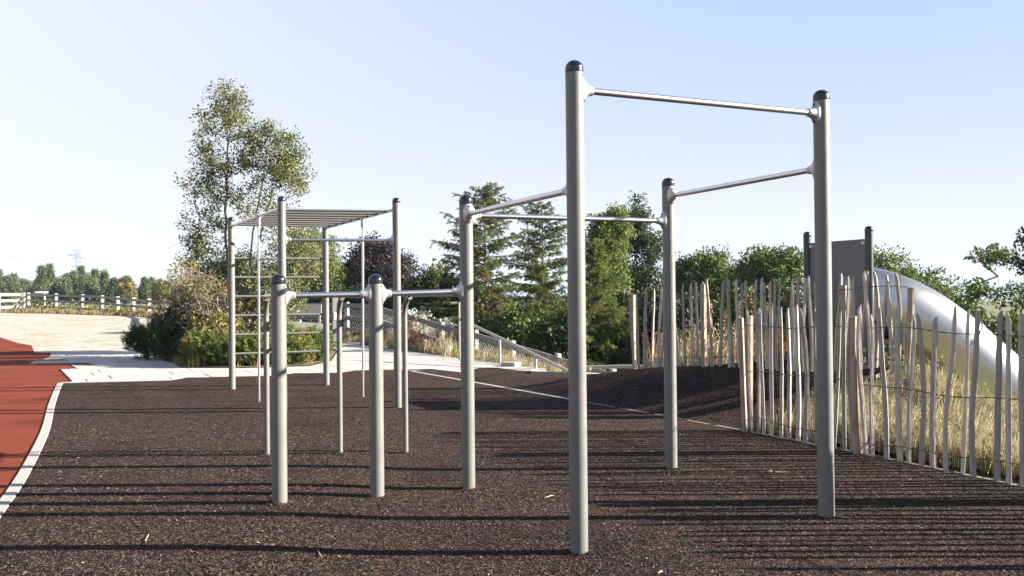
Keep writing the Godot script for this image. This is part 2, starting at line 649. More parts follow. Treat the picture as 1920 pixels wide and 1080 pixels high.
# Broad-leaved tree or shrub. lobes: [dx, height above the datum, dz, rx, ry, rz, count]; stems: arrays of points relative to the base (absolute heights as well).
func plant(called: String, label: String, category: String, group: String, at: Vector3, sd: int, lobes: Array, stems: Array, o: Dictionary) -> Node3D:
	var t := thing(called, label, category, at, group)
	var r := RandomNumberGenerator.new()
	r.seed = sd
	var pos := []
	var par := PackedInt32Array()
	var step: float = o.get("step", 0.28)
	for st in stems:
		var prev := -1
		for k in st.size():
			var p: Vector3 = st[k]
			if prev < 0:
				pos.append(p)
				par.append(-1)
				prev = pos.size() - 1
				continue
			var from: Vector3 = pos[prev]
			var cnt := maxi(1, int(from.distance_to(p) / step))
			for q in cnt:
				pos.append(from.lerp(p, float(q + 1) / cnt) + Vector3(r.randfn(), 0, r.randfn()) * step * 0.06)
				par.append(prev)
				prev = pos.size() - 1
	var goals := []
	for lb in lobes:
		for k in lb[6]:
			var d := Vector3(r.randfn(), r.randfn(), r.randfn()).normalized() * pow(r.randf(), o.get("shell", 0.42))
			var g := Vector3(lb[0], lb[1] - at.y, lb[2]) + d * Vector3(lb[3], lb[4], lb[5])
			if g.y > 0.05:
				goals.append(g)
	var root: Vector3 = stems[0][0]
	goals.sort_custom(func(a, b): return a.distance_squared_to(root) < b.distance_squared_to(root))
	var tips := []
	var firsts := pos.size()
	var rise: float = o.get("rise", 0.5)
	for g in goals:
		var best := 0
		var bd := 1e9
		for i in pos.size():
			var d: Vector3 = g - pos[i]
			var c := d.length_squared() + (rise * maxf(0.0, -d.y + 0.1)) ** 2 * 4.0
			if i < firsts and par[i] == -1:
				c *= 1.5
			if c < bd:
				bd = c
				best = i
		var from: Vector3 = pos[best]
		var dist := from.distance_to(g)
		var cnt := clampi(int(dist / step), 1, 8)
		var prev := best
		var sag = Vector3(r.randfn(), r.randfn(), r.randfn()) * dist * o.get("crook", 0.1)
		for q in cnt:
			var f := float(q + 1) / cnt
			pos.append(from.lerp(g, f) + sag * sin(f * PI) + Vector3(0, -dist * 0.06 * sin(f * PI), 0))
			par.append(prev)
			prev = pos.size() - 1
		tips.append(prev)
	# pipe model
	var tip_r: float = o.get("twig", 0.006)
	var area := PackedFloat32Array()
	area.resize(pos.size())
	var kids := PackedInt32Array()
	kids.resize(pos.size())
	for i in pos.size():
		if par[i] >= 0:
			kids[par[i]] += 1
	for i in range(pos.size() - 1, -1, -1):
		if kids[i] == 0:
			area[i] = tip_r ** 2.3
		if par[i] >= 0:
			area[par[i]] += area[i]
	var rmax: float = o.get("rmax", 0.14)
	var mb := MB.new()
	var rad := func(i: int) -> float: return minf(rmax, area[i] ** (1.0 / 2.3))
	for i in pos.size():
		if par[i] < 0:
			continue
		var r0: float = rad.call(par[i])
		var r1: float = rad.call(i)
		r0 = minf(r0, r1 * 1.35)
		mb.tube([pos[par[i]], pos[i]], [r0, r1], 8 if r1 > 0.05 else 5 if r1 > 0.015 else 3, false)
	# bare side twigs
	for k in o.get("twigs", 0):
		var i: int = firsts + r.randi() % maxi(1, pos.size() - firsts)
		var d: Vector3 = (Vector3(r.randfn(), r.randfn() * 0.7 + 0.3, r.randfn())).normalized() * r.randf_range(0.15, 0.5) * o.get("twig_len", 1.0)
		mb.tube([pos[i], pos[i] + d * 0.5 + Vector3(r.randfn(), r.randfn(), r.randfn()) * 0.03, pos[i] + d], [tip_r, tip_r * 0.8, tip_r * 0.5], 3, false)
	obj(o.get("trunk_name", "trunk"), mb, o.get("bark", M.bark), t)
	var sprig: Mesh = o.leaf
	var xf := []
	var cols := []
	var per: float = o.get("per", 6)
	var spread: float = o.get("spread", 0.2)
	var size: float = o.get("size", 1.0)
	var shoot: bool = o.get("shoot", false)
	var centre: Vector3 = Vector3(lobes[0][0], lobes[0][1] - at.y - lobes[0][4] * 0.8, lobes[0][2])
	for i in tips:
		var base: Color = pick(o.cols, r, r.randf_range(0.75, 1.25))
		var n: int = maxi(0, int(round(per * r.randf_range(0.4, 1.6))))
		for k in n:
			var p: Vector3 = pos[i] + Vector3(r.randfn(), r.randfn() * 0.8, r.randfn()) * spread
			var b := any_turn(r)
			if shoot:
				b = up_to((p - centre).normalized() + Vector3(0, o.get("upward", 0.5), 0) + Vector3(r.randfn(), r.randfn(), r.randfn()) * 0.3, r.randf() * TAU)
			xf.append(Transform3D(b.scaled(Vector3.ONE * size * r.randf_range(0.7, 1.3)), p))
			var f := r.randf_range(0.8, 1.2)
			cols.append(Color(base.r * f, base.g * f, base.b * f))
	if xf.size():
		tag(scatter(o.get("crown_name", "crown"), sprig, o.get("mat", M.leaf), xf, cols, t), "", "", "", "stuff")
	return t

func larch(label: String, at: Vector3, sd: int, tall: float, reach: float, o: Dictionary) -> void:
	var t := thing("larch_tree", label, "tree", at, "larches on the slope beyond the fence")
	var r := RandomNumberGenerator.new()
	r.seed = sd
	var mb := MB.new()
	var trunk := []
	var rad := []
	for k in 13:
		var f := k / 12.0
		trunk.append(Vector3(sin(f * 2.0 + sd) * 0.07, tall * f, cos(f * 2.6 + sd) * 0.07))
		rad.append(lerpf(o.get("girth", 0.1), 0.008, pow(f, 0.8)))
	mb.tube(trunk, rad, 8, false)
	var xf := []
	var cols := []
	var lo: float = o.get("low", 0.12)
	var count: int = o.get("count", 70)
	for k in count:
		var f := lerpf(lo, 0.985, pow((k + r.randf()) / count, o.get("bias", 0.9)))
		var base := Vector3(sin(f * 2.0 + sd) * 0.07, tall * f, cos(f * 2.6 + sd) * 0.07)
		var l: float = reach * pow(1.0 - f, o.get("taper", 0.75)) * r.randf_range(0.55, 1.1) + 0.12
		if r.randf() < 0.07:
			l *= 1.3
		var a := r.randf() * TAU
		var out := Vector3(cos(a), 0, sin(a))
		var side := Vector3(-out.z, 0, out.x)
		var pts := [base]
		var lift := lerpf(-0.12, 0.55, f) + r.randf_range(-0.1, 0.15)
		var turn := r.randfn() * 0.12
		var seg := maxi(3, int(l / 0.18))
		for q in seg:
			var s := float(q + 1) / seg
			pts.append(base + out * l * s + side * l * turn * s * s + Vector3(0, l * (lift * s - 0.28 * s * s + 0.2 * s * s * s), 0) + Vector3(r.randfn(), r.randfn(), r.randfn()) * 0.012)
		var rr := []
		for q in pts.size():
			rr.append(lerpf(0.006 + l * 0.009, 0.003, float(q) / (pts.size() - 1)))
		mb.tube(pts, rr, 4, false)
		var tone: Color = pick(o.cols, r, r.randf_range(0.75, 1.25))
		var bare: float = o.get("bare", 0.25)
		for q in range(1, pts.size()):
			var s := float(q) / (pts.size() - 1)
			if s < bare * r.randf_range(0.5, 1.3):
				continue
			for w in o.get("twigs", 3):
				var d := (side * r.randfn() + out * r.randf_range(0.1, 0.9) + Vector3(0, r.randf_range(-1.0, 0.25) * o.get("droop", 0.8), 0)).normalized()
				var tl: float = r.randf_range(0.08, 0.32) * (0.4 + 0.6 * minf(1.0, l)) * o.get("twig_len", 1.0)
				var p0: Vector3 = pts[q].lerp(pts[q - 1], r.randf())
				var p1 := p0 + d * tl
				mb.tube([p0, p1], [0.003, 0.002], 3, false)
				var n := maxi(1, int(tl / 0.065))
				for e in n:
					var f2 := r.randf_range(0.8, 1.2)
					xf.append(Transform3D(up_to(d, r.randf() * TAU).scaled(Vector3.ONE * r.randf_range(0.75, 1.25)), p0 + d * tl * (e + 0.3) / n))
					cols.append(Color(tone.r * f2, tone.g * f2, tone.b * f2))
	obj("trunk", mb, M.bark, t)
	tag(scatter("crown", M.larch_sprig, M.needle, xf, cols, t), "", "", "", "stuff")

func meadow(called: String, label: String, poly: PackedVector2Array, dens: float, mesh: Mesh, cols: Array, sd: int, size := 1.0, category := "grass") -> void:
	var r := RandomNumberGenerator.new()
	r.seed = sd
	var lo := poly[0]
	var hi := poly[0]
	for q in poly:
		lo = lo.min(q)
		hi = hi.max(q)
	var xf := []
	var cc := []
	var nz := noise(0.6, sd, 2)
	for k in int((hi.x - lo.x) * (hi.y - lo.y) * dens):
		var q := Vector2(r.randf_range(lo.x, hi.x), r.randf_range(lo.y, hi.y))
		if not Geometry2D.is_point_in_polygon(q, poly):
			continue
		var f := nz.get_noise_2d(q.x, q.y)
		if f < -0.25 and r.randf() < 0.6:
			continue
		var s := size * r.randf_range(0.6, 1.25) * (1.0 + f * 0.5)
		xf.append(Transform3D(Basis(Vector3.UP, r.randf() * TAU).scaled(Vector3(1, r.randf_range(0.8, 1.2), 1) * s), P(q.x, q.y, -0.02)))
		cc.append(pick(cols, r, r.randf_range(0.8, 1.2)))
	tag(scatter(called, mesh, M.grass, xf, cc), label, category, "", "stuff")

# ------------------------------------------------------------------ play equipment
func post_mesh(h: float) -> MB:
	var mb := MB.new()
	mb.lathe(Vector3.ZERO, [Vector2(0.0508, -0.25), Vector2(0.0508, h - 0.072), Vector2(0.0498, h - 0.07)], 32)
	return mb

func cap_mesh(h: float) -> MB:
	var mb := MB.new()
	var prof := [Vector2(0.046, h - 0.073), Vector2(0.0512, h - 0.0715), Vector2(0.0516, h - 0.066), Vector2(0.0516, h - 0.046)]
	for k in range(1, 9):
		var a := PI / 2 * k / 8.0
		prof.append(Vector2(maxf(0.0012, 0.0516 * cos(a)), h - 0.046 + 0.046 * sin(a)))
	mb.lathe(Vector3.ZERO, prof, 32)
	return mb

func add_post(t: Node3D, at: Vector3, h: float, cap_h := 0.0) -> void:
	var p := obj("post", post_mesh(h - H(at.x, -at.z)), M.post, t, at)
	obj("cap", cap_mesh(h - H(at.x, -at.z)), M.cap, p)
	for k in 3:
		var a := 0.5 + TAU * k / 3.0
		var mb := MB.new()
		var d := Vector3(cos(a), 0, sin(a))
		var c := Vector3(0, h - H(at.x, -at.z) - 0.088, 0)
		mb.tube([c + d * 0.045, c + d * 0.0535], 0.005, 8)
		obj("screw", mb, M.bolt, p)

# cast bracket: an oval foot on the post drawn out to a collar for the bar
func bracket_mesh(dir: Vector3, reach := 0.062, bar_r := 0.0195) -> MB:
	var mb := MB.new()
	var u := Vector3.UP.cross(dir).normalized()
	var w := dir.cross(u).normalized()
	var rings := []
	for k in [[0.030, 0.036, 0.078], [0.044, 0.038, 0.078], [0.050, 0.037, 0.074], [0.056, 0.034, 0.064], [0.066, 0.031, 0.046], [0.078, 0.029, 0.034], [0.094, 0.028, 0.0285], [0.112, 0.0265, 0.0265], [0.1135, 0.024, 0.024]]:
		var ring := PackedVector3Array()
		for i in 24:
			var a := TAU * i / 24
			var c := cos(a)
			var s := sin(a)
			ring.append(dir * k[0] + u * signf(c) * pow(absf(c), 0.85) * k[1] + w * signf(s) * pow(absf(s), 0.85) * k[2])
		rings.append(ring)
	mb.loft(rings, true)
	return mb

func add_bracket(t: Node3D, at: Vector3, dir: Vector3) -> void:
	var b := obj("bracket", bracket_mesh(dir), M.cast, t, at)
	var u := Vector3.UP.cross(dir).normalized()
	for s in [-1.0, 1.0]:
		var mb := MB.new()
		var c := Vector3(0, 0.056 * s, 0)
		mb.tube([c + dir * 0.05, c + dir * 0.0655], 0.0085, 8)
		obj("bolt", mb, M.bolt, b)
	var g := MB.new()
	g.tube([dir * 0.1 - u * 0.03, dir * 0.1 + u * 0.03], 0.004, 6)
	obj("grub_screw", g, M.bolt, b)

func add_bar(t: Node3D, a: Vector3, b: Vector3, r := 0.0195, mat: Material = null, brackets := true) -> void:
	var d := (b - a).normalized()
	var mb := MB.new()
	var e := 0.1 if brackets else 0.03
	mb.tube([a + d * e, b - d * e], r, 20)
	obj("bar", mb, mat if mat else M.steel, t)
	if brackets:
		add_bracket(t, a, d)
		add_bracket(t, b, -d)

func workout_rig() -> void:
	var t := thing("pull_up_rig", "grey steel pull-up rig of six dark-capped posts with high and low bars", "exercise rig")
	var p := [P(0.362, 4.83), P(2.01, 5.55), P(1.303, 7.13), P(-0.34, 6.452), P(-0.98, 6.176), P(-1.604, 5.904)]
	var hs := [2.775, 2.765, 2.42, 2.215, 1.62, 1.62]
	for i in 6:
		add_post(t, p[i], hs[i])
	var at := func(i: int, h: float) -> Vector3: return Vector3(p[i].x, h, p[i].z)
	add_bar(t, at.call(0, 2.61), at.call(1, 2.61))
	add_bar(t, at.call(1, 2.26), at.call(2, 2.265))
	add_bar(t, at.call(2, 2.06), at.call(3, 2.06))
	add_bar(t, at.call(3, 2.065), at.call(0, 2.05))
	add_bar(t, at.call(3, 1.49), at.call(4, 1.475))
	add_bar(t, at.call(4, 1.475), at.call(5, 1.468))
	# three dip bars run back from the low posts and end in bent legs
	var legs := [Vector2(-0.985, 7.87), Vector2(-1.56, 7.75), Vector2(-2.2, 7.69)]
	for i in 3:
		var a: Vector3 = at.call(3 + i, 1.47)
		var l := P(legs[i].x, legs[i].y)
		var d := Vector3(l.x - a.x, 0, l.z - a.z)
		var len := d.length()
		d /= len
		var mb := MB.new()
		mb.tube([a + d * 0.1, a + d * (len + 0.03)], 0.0195, 20)
		obj("dip_bar", mb, M.steel, t)
		add_bracket(t, a, d)
		var leg := MB.new()
		var pts := [Vector3(l.x, l.y - 0.2, l.z), Vector3(l.x, 1.28, l.z)]
		for k in range(1, 9):
			var q := PI / 2 * k / 8.0
			pts.append(Vector3(l.x, 1.28, l.z) - d * (0.17 - 0.17 * cos(q)) + Vector3(0, 0.17 * sin(q), 0))
		leg.tube(pts, 0.0245, 16)
		obj("leg", leg, M.post, t)

func climbing_frame() -> void:
	var t := thing("climbing_frame", "tall grey climbing frame with overhead ladder, wall rungs and two slim poles behind the rig", "climbing frame")
	var a := P(-4.456, 13.67)
	var b := P(-2.923, 10.94)
	var c := P(-3.072, 14.19)
	var d := P(-1.502, 11.23)
	for q in [a, b, c, d]:
		add_post(t, q, 2.75)
	var y := Vector3(0, 2.6, 0)
	for s in [[a, b], [c, d]]:
		var mb := MB.new()
		var e: Vector3 = (s[1] - s[0]).normalized()
		mb.tube([s[0] + y + e * 0.04, s[1] + y - e * 0.04], 0.022, 16)
		obj("side_rail", mb, M.steel, t)
		for g in [[s[0], 1.0], [s[1], -1.0]]:
			var cl := MB.new()
			cl.tube([g[0] + y + e * g[1] * 0.045, g[0] + y + e * g[1] * 0.10], [0.034, 0.027], 16)
			obj("clamp", cl, M.cast, t)
	for k in 8:
		var f := 0.1 + 0.8 * k / 7.0
		var mb := MB.new()
		mb.tube([a.lerp(b, f) + y, c.lerp(d, f) + y], 0.0185, 12)
		obj("ladder_rung", mb, M.post, t)
	for k in 6:
		var h := Vector3(0, 0.57 + 0.304 * k, 0)
		var mb := MB.new()
		var e := (c - a).normalized()
		mb.tube([a + h + e * 0.045, c + h - e * 0.045], 0.0185, 12)
		obj("wall_rung", mb, M.post, t)
	add_bar(t, b + Vector3(0, 2.19, 0), d + Vector3(0, 2.19, 0))
	for q in [[P(-3.548, 12.03), 0.6], [P(-2.168, 12.45), 0.585]]:
		var top: Vector3 = a.lerp(b, q[1]) + y if q[0].x < -3 else c.lerp(d, q[1]) + y
		var mb := MB.new()
		mb.tube([q[0] - Vector3(0, 0.1, 0), top], 0.0165, 14)
		var pole := obj("pole", mb, M.steel, t)
		var cl := MB.new()
		cl.tube([top - Vector3(0, 0.14, 0), top - Vector3(0, 0.125, 0), top - Vector3(0, 0.02, 0)], [0.022, 0.028, 0.028], 14)
		cl.tube([top - Vector3(0.02, 0, -0.035), top - Vector3(-0.02, 0, 0.035)], 0.03, 14)
		obj("pole_clamp", cl, M.cast, pole)

func slide_tower() -> void:
	var t := thing("slide_tower", "dark slide tower with grey back panel and big stainless steel tube", "slide")
	var l := Vector2(4.04, 11.75)
	var r := Vector2(4.51, 10.85)
	var back := [l, r, l + Vector2(1.15, 0.6), r + Vector2(1.15, 0.6)]
	for i in 4:
		var q: Vector2 = back[i]
		var top := 2.29 if i < 2 else 1.1
		var g := P(q.x, q.y)
		var mb := MB.new()
		mb.lathe(Vector3.ZERO, [Vector2(0.05, -0.3), Vector2(0.05, top - g.y - 0.06)], 24)
		var post := obj("post", mb, M.dark_post, t, g)
		if i < 2:
			obj("cap", cap_mesh(top - g.y), M.cap, post)
	var a := Vector3(l.x, 0, -l.y)
	var b := Vector3(r.x, 0, -r.y)
	var e := (b - a).normalized()
	var x := Transform3D(Basis(e, Vector3.UP, e.cross(Vector3.UP)), (a + b) / 2 + Vector3(0, 1.38, 0))
	var mb := MB.new()
	mb.box(x, Vector3(a.distance_to(b) - 0.1, 1.5, 0.018), 0.004)
	var panel := obj("panel", mb, M.panel, t)
	for s in [-1.0, 1.0]:
		for h in [2.08, 0.72]:
			var cl := MB.new()
			var c: Vector3 = (b if s > 0 else a) - e * s * 0.075 + Vector3(0, h, 0)
			cl.box(Transform3D(x.basis, c), Vector3(0.07, 0.05, 0.034), 0.006)
			cl.tube([c + x.basis.z * 0.01, c + x.basis.z * 0.028], 0.013, 10)
			cl.tube([c - x.basis.z * 0.01, c - x.basis.z * 0.028], 0.013, 10)
			obj("panel_clamp", cl, M.zinc, panel)
	var deck := MB.new()
	deck.box(Transform3D(x.basis, (a + b) / 2 + Vector3(0.58, 0.82, -0.28)), Vector3(1.0, 0.06, 1.1), 0.006)
	obj("deck", deck, M.panel, t)
	var way := Curve3D.new()
	var pts := [Vector3(4.35, 1.36, -11.5), Vector3(4.72, 1.35, -11.42), Vector3(5.2, 1.16, -11.34), Vector3(5.65, 0.84, -11.28), Vector3(6.2, 0.33, -11.2), Vector3(6.7, -0.14, -11.14), Vector3(7.3, -0.68, -11.08), Vector3(8.0, -1.18, -11.0), Vector3(8.8, -1.42, -10.95), Vector3(9.6, -1.45, -10.9)]
	for i in pts.size():
		var s: Vector3 = (pts[mini(i + 1, 9)] - pts[maxi(i - 1, 0)]) / 6
		way.add_point(pts[i], -s, s)
	way.bake_interval = 0.1
	var line := Array(way.get_baked_points())
	var tb := MB.new()
	tb.tube(line, 0.44, 40, false)
	var tube := obj("slide_tube", tb, M.tube, t)
	for k in [0, 24, 48]:
		if k + 1 < line.size():
			var ring := MB.new()
			var d: Vector3 = (line[k + 1] - line[k]).normalized()
			ring.tube([line[k], line[k] + d * 0.001, line[k] + d * 0.029, line[k] + d * 0.03], [0.441, 0.452, 0.452, 0.441], 40, false)
			obj("seam_ring", ring, M.tube, tube)
	for k in [30, 46]:
		if k < line.size():
			var q: Vector3 = line[k]
			var sp := MB.new()
			sp.tube([P(q.x, -q.z, -0.2), q - Vector3(0, 0.46, 0)], 0.045, 14)
			obj("support", sp, M.zinc, t)

# ------------------------------------------------------------------ fences
var slats := []

func slat_mesh(sd: int, h: float, w: float, d: float, crook := 1.0) -> ArrayMesh:
	var r := RandomNumberGenerator.new()
	r.seed = sd
	var mb := MB.new()
	var base := []
	var m := 5 + sd % 2
	for i in m:
		var a := TAU * i / m + r.randf_range(-0.3, 0.3)
		base.append(Vector2(cos(a) * w * 0.56 * r.randf_range(0.8, 1.1), sin(a) * d * 0.56 * r.randf_range(0.8, 1.1)))
	var rings := []
	var off := Vector2.ZERO
	var sway := Vector2(r.randfn(), r.randfn()) * 0.012 * crook
	var ph := r.randf() * TAU
	var levels := [-0.12, 0.05, 0.2, 0.35, 0.5, 0.62, 0.74, 0.85, 0.93, 0.955, 0.985, 1.0]
	for k in levels.size():
		var f: float = levels[k]
		off += Vector2(r.randfn(), r.randfn()) * 0.0025 * crook
		var o := off + sway * sin(f * 4.0 + ph)
		var s: float = lerpf(1.06, 0.9, f) * r.randf_range(0.94, 1.06)
		var px := 0.0
		if k >= 9:
			s *= [0.95, 0.62, 0.28][k - 9]
			px = [0.0, 0.12, 0.2][k - 9] * w * (1 if sd % 3 else -1)
		var ring := PackedVector3Array()
		for i in m:
			ring.append(Vector3(o.x + px + base[i].x * s, f * h, o.y + base[i].y * s))
		rings.append(ring)
	# flat facets: each side its own strip
	for k in rings.size() - 1:
		var c := Vector3.ZERO
		for q in rings[k]:
			c += q
		for q in rings[k + 1]:
			c += q
		c /= 2.0 * m
		for i in m:
			mb.poly([rings[k][i], rings[k][(i + 1) % m], rings[k + 1][(i + 1) % m], rings[k + 1][i]], c)
	mb.poly(Array(rings[-1]), rings[0][0] * 0.0)
	return mb.mesh()

func stake_mesh(sd: int, h: float, w: float) -> MB:
	var r := RandomNumberGenerator.new()
	r.seed = sd
	var mb := MB.new()
	var rings := []
	for k in 7:
		var f := k / 6.0
		var ring := PackedVector3Array()
		for i in 7:
			var a := TAU * i / 7.0
			var flat := 0.62 if i in [0, 1, 6] else 1.0
			ring.append(Vector3(cos(a) * w * 0.5 * flat, f * (h + 0.2) - 0.2, sin(a) * w * 0.5) * Vector3(1 + r.randfn() * 0.03, 1, 1 + r.randfn() * 0.03) + Vector3(sin(f * 3.0 + sd) * 0.012, 0, 0))
		rings.append(ring)
	for k in 6:
		var c := Vector3(0, (rings[k][0].y + rings[k + 1][0].y) / 2, 0)
		for i in 7:
			mb.poly([rings[k][i], rings[k][(i + 1) % 7], rings[k + 1][(i + 1) % 7], rings[k + 1][i]], c)
	mb.poly(Array(rings[6]), Vector3.ZERO)
	return mb

func paling(label: String, line: Array, at: Array, posts: Array, wires: Array, sd: int, high: Callable) -> void:
	var t := thing("paling_fence", label, "fence")
	var r := RandomNumberGenerator.new()
	r.seed = sd
	var c := Curve2D.new()
	for q in line:
		c.add_point(q)
	c.bake_interval = 0.05
	var lean0 := r.randf()
	for k in at.size():
		var s: float = at[k]
		var q := c.sample_baked(s)
		var d := (c.sample_baked(s + 0.1) - c.sample_baked(s - 0.1)).normalized()
		var yaw := atan2(d.y, d.x)
		var b := Basis(Vector3.UP, yaw + r.randfn() * 0.22)
		var lean := Basis(Vector3(0, 0, 1), r.randfn() * 0.03 + 0.02 * sin(s * 1.7 + lean0 * 6.0)) * Basis(Vector3(1, 0, 0), r.randfn() * 0.03)
		var sc: float = high.call(s) * r.randf_range(0.965, 1.035)
		var o := obj("slat", slats[r.randi() % slats.size()], M.pale[r.randi() % 4], t)
		o.transform = Transform3D(lean * b * Basis.from_scale(Vector3(r.randf_range(0.8, 1.15), sc, r.randf_range(0.8, 1.15))), P(q.x, q.y) + Vector3(d.y, 0, d.x) * r.randfn() * 0.008)
	for k in posts.size():
		var s: float = posts[k][0]
		var q := c.sample_baked(s)
		var d := (c.sample_baked(s + 0.1) - c.sample_baked(s - 0.1)).normalized()
		var n = Vector2(-d.y, d.x) * posts[k][2]
		var o := obj("post", stake_mesh(sd * 7 + k, posts[k][1], posts[k][3]), M.stake, t)
		o.transform = Transform3D(Basis(Vector3(0, 0, 1), r.randfn() * 0.02) * Basis(Vector3.UP, r.randf() * TAU), P(q.x + n.x, q.y + n.y))
	var total := c.get_baked_length()
	for w in wires:
		for side in [-1.0, 1.0]:
			var pts := []
			var s := 0.0
			while s <= total:
				var q := c.sample_baked(s)
				var d := (c.sample_baked(minf(s + 0.1, total)) - c.sample_baked(maxf(s - 0.1, 0))).normalized()
				var ph := s / 0.115 * PI
				var n = Vector2(-d.y, d.x) * (0.026 * sin(ph)) * side
				var sag := 0.018 * sin(s * 2.3 + w * 9.0) + 0.01 * sin(s * 7.1)
				pts.append(P(q.x + n.x, q.y + n.y, w * high.call(s) + sag))
				s += 0.0385
			var mb := MB.new()
			mb.tube(pts, 0.003, 4)
			obj("wire", mb, M.wire, t)

func spread_out(from: float, to: float, gap: float, r: RandomNumberGenerator) -> Array:
	var a := []
	var s := from
	while s < to:
		a.append(s)
		s += gap * r.randf_range(0.75, 1.3)
	return a

func rail_fence(called: String, label: String, pts: Array, heights: Array, mat: Material, board: Vector2, post_w: float, over: float, mesh_from := -1.0) -> void:
	var t := thing(called, label, "fence")
	var r := RandomNumberGenerator.new()
	r.seed = called.hash() % 1000
	for i in pts.size():
		var g := P(pts[i].x, pts[i].y)
		var top: float = heights[i][0] + over
		var mb := MB.new()
		var yaw := 0.0
		var j := mini(i, pts.size() - 2)
		var d: Vector2 = (pts[j + 1] - pts[j]).normalized()
		yaw = atan2(d.y, d.x)
		mb.box(Transform3D(Basis(Vector3.UP, yaw) * Basis(Vector3(0, 0, 1), r.randfn() * 0.015), Vector3(g.x, (top + g.y - 0.3) / 2, g.z)), Vector3(post_w, top - g.y + 0.3, post_w), 0.012)
		obj("post", mb, mat, t)
	for i in pts.size() - 1:
		var d: Vector2 = (pts[i + 1] - pts[i]).normalized()
		var n := Vector3(d.y, 0, d.x) * (post_w / 2 + board.y / 2 + 0.003)
		if n.z < 0:
			n = -n
		for k in heights[i].size():
			var a := Vector3(pts[i].x, heights[i][k], -pts[i].y) + n
			var b := Vector3(pts[i + 1].x, heights[i + 1][k], -pts[i + 1].y) + n
			var e := (b - a).normalized()
			var w := e.cross(Vector3.UP).normalized()
			var mb := MB.new()
			mb.box(Transform3D(Basis(e, w.cross(e), w), (a + b) / 2 + Vector3(0, r.randfn() * 0.008 - board.x / 2, 0)), Vector3(a.distance_to(b) - 0.008, board.x, board.y), 0.008)
			obj("rail", mb, mat, t)
	if mesh_from < 0:
		return
	var net := MB.new()
	for i in pts.size() - 1:
		var d: Vector2 = (pts[i + 1] - pts[i])
		var len := d.length()
		d /= len
		var n := Vector3(d.y, 0, d.x)
		if n.z < 0:
			n = -n
		n *= post_w / 2 + board.y + 0.012
		var deep: float = 0.86
		var at := func(s: float, v: float) -> Vector3:
			var f := s / len
			return Vector3(pts[i].x + d.x * s, lerpf(heights[i][0], heights[i + 1][0], f) - 0.02 - v, -(pts[i].y + d.y * s)) + n
		var s := -deep
		while s < len:
			for w in [1.0, -1.0]:
				var s0 := s
				var s1 := s + deep
				var v0 := 0.0 if w > 0 else deep
				var v1 := deep if w > 0 else 0.0
				if s0 < 0:
					v0 = lerpf(v0, v1, -s0 / deep)
					s0 = 0
				if s1 > len:
					v1 = lerpf(v0, v1, (len - s0) / (s1 - s0))
					s1 = len
				if s1 > s0 + 0.01:
					net.tube([at.call(s0, v0) + n * 0.04 * w, at.call(s1, v1) + n * 0.04 * w], 0.004, 3, false)
			s += 0.13
	tag(obj("wire_netting", net, M.zinc, t), "", "", "", "stuff")

# ------------------------------------------------------------------ scene
func _ready() -> void:
	rg.seed = 5
	var cam := Camera3D.new()
	cam.name = "camera"
	cam.fov = 37.02
	cam.near = 0.05
	cam.far = 12000.0
	add_child(cam)
	cam.position = Vector3(0, EYE, 0)
	cam.rotation = Vector3(deg_to_rad(0.5), 0, deg_to_rad(-0.55))
	cam.current = true
	var sun := DirectionalLight3D.new()
	sun.name = "sun"
	sun.light_color = Color(1.0, 0.955, 0.885)
	sun.light_energy = 1.6
	sun.light_angular_distance = 0.5
	sun.shadow_enabled = true
	add_child(sun)
	var az := deg_to_rad(91.0)
	var el := deg_to_rad(20.8)
	sun.look_at_from_position(Vector3(sin(az) * cos(el), sin(el), -cos(az) * cos(el)) * 50.0, Vector3.ZERO)
	var env := Environment.new()
	env.background_mode = Environment.BG_SKY
	env.sky = Sky.new()
	env.sky.sky_material = sky_material(5.0)
	env.tonemap_mode = Environment.TONE_MAPPER_LINEAR
	env.tonemap_exposure = 5.0
	env.fog_enabled = true
	env.fog_density = 0.0002
	env.fog_light_color = Color(0.78, 0.87, 1.0)
	env.sdfgi_enabled = true
	env.ssao_enabled = true
	env.ssil_enabled = true
	var we := WorldEnvironment.new()
	we.name = "world_environment"
	we.environment = env
	add_child(we)
	make_materials()
	M.larch_sprig = needle_sprig(3, 26, 0.07, 0.05, 0.011, 0.35)
	ground()
	workout_rig()
	climbing_frame()
	slide_tower()
	fences()
	stairs()
	garden()
	beyond()
	bits()

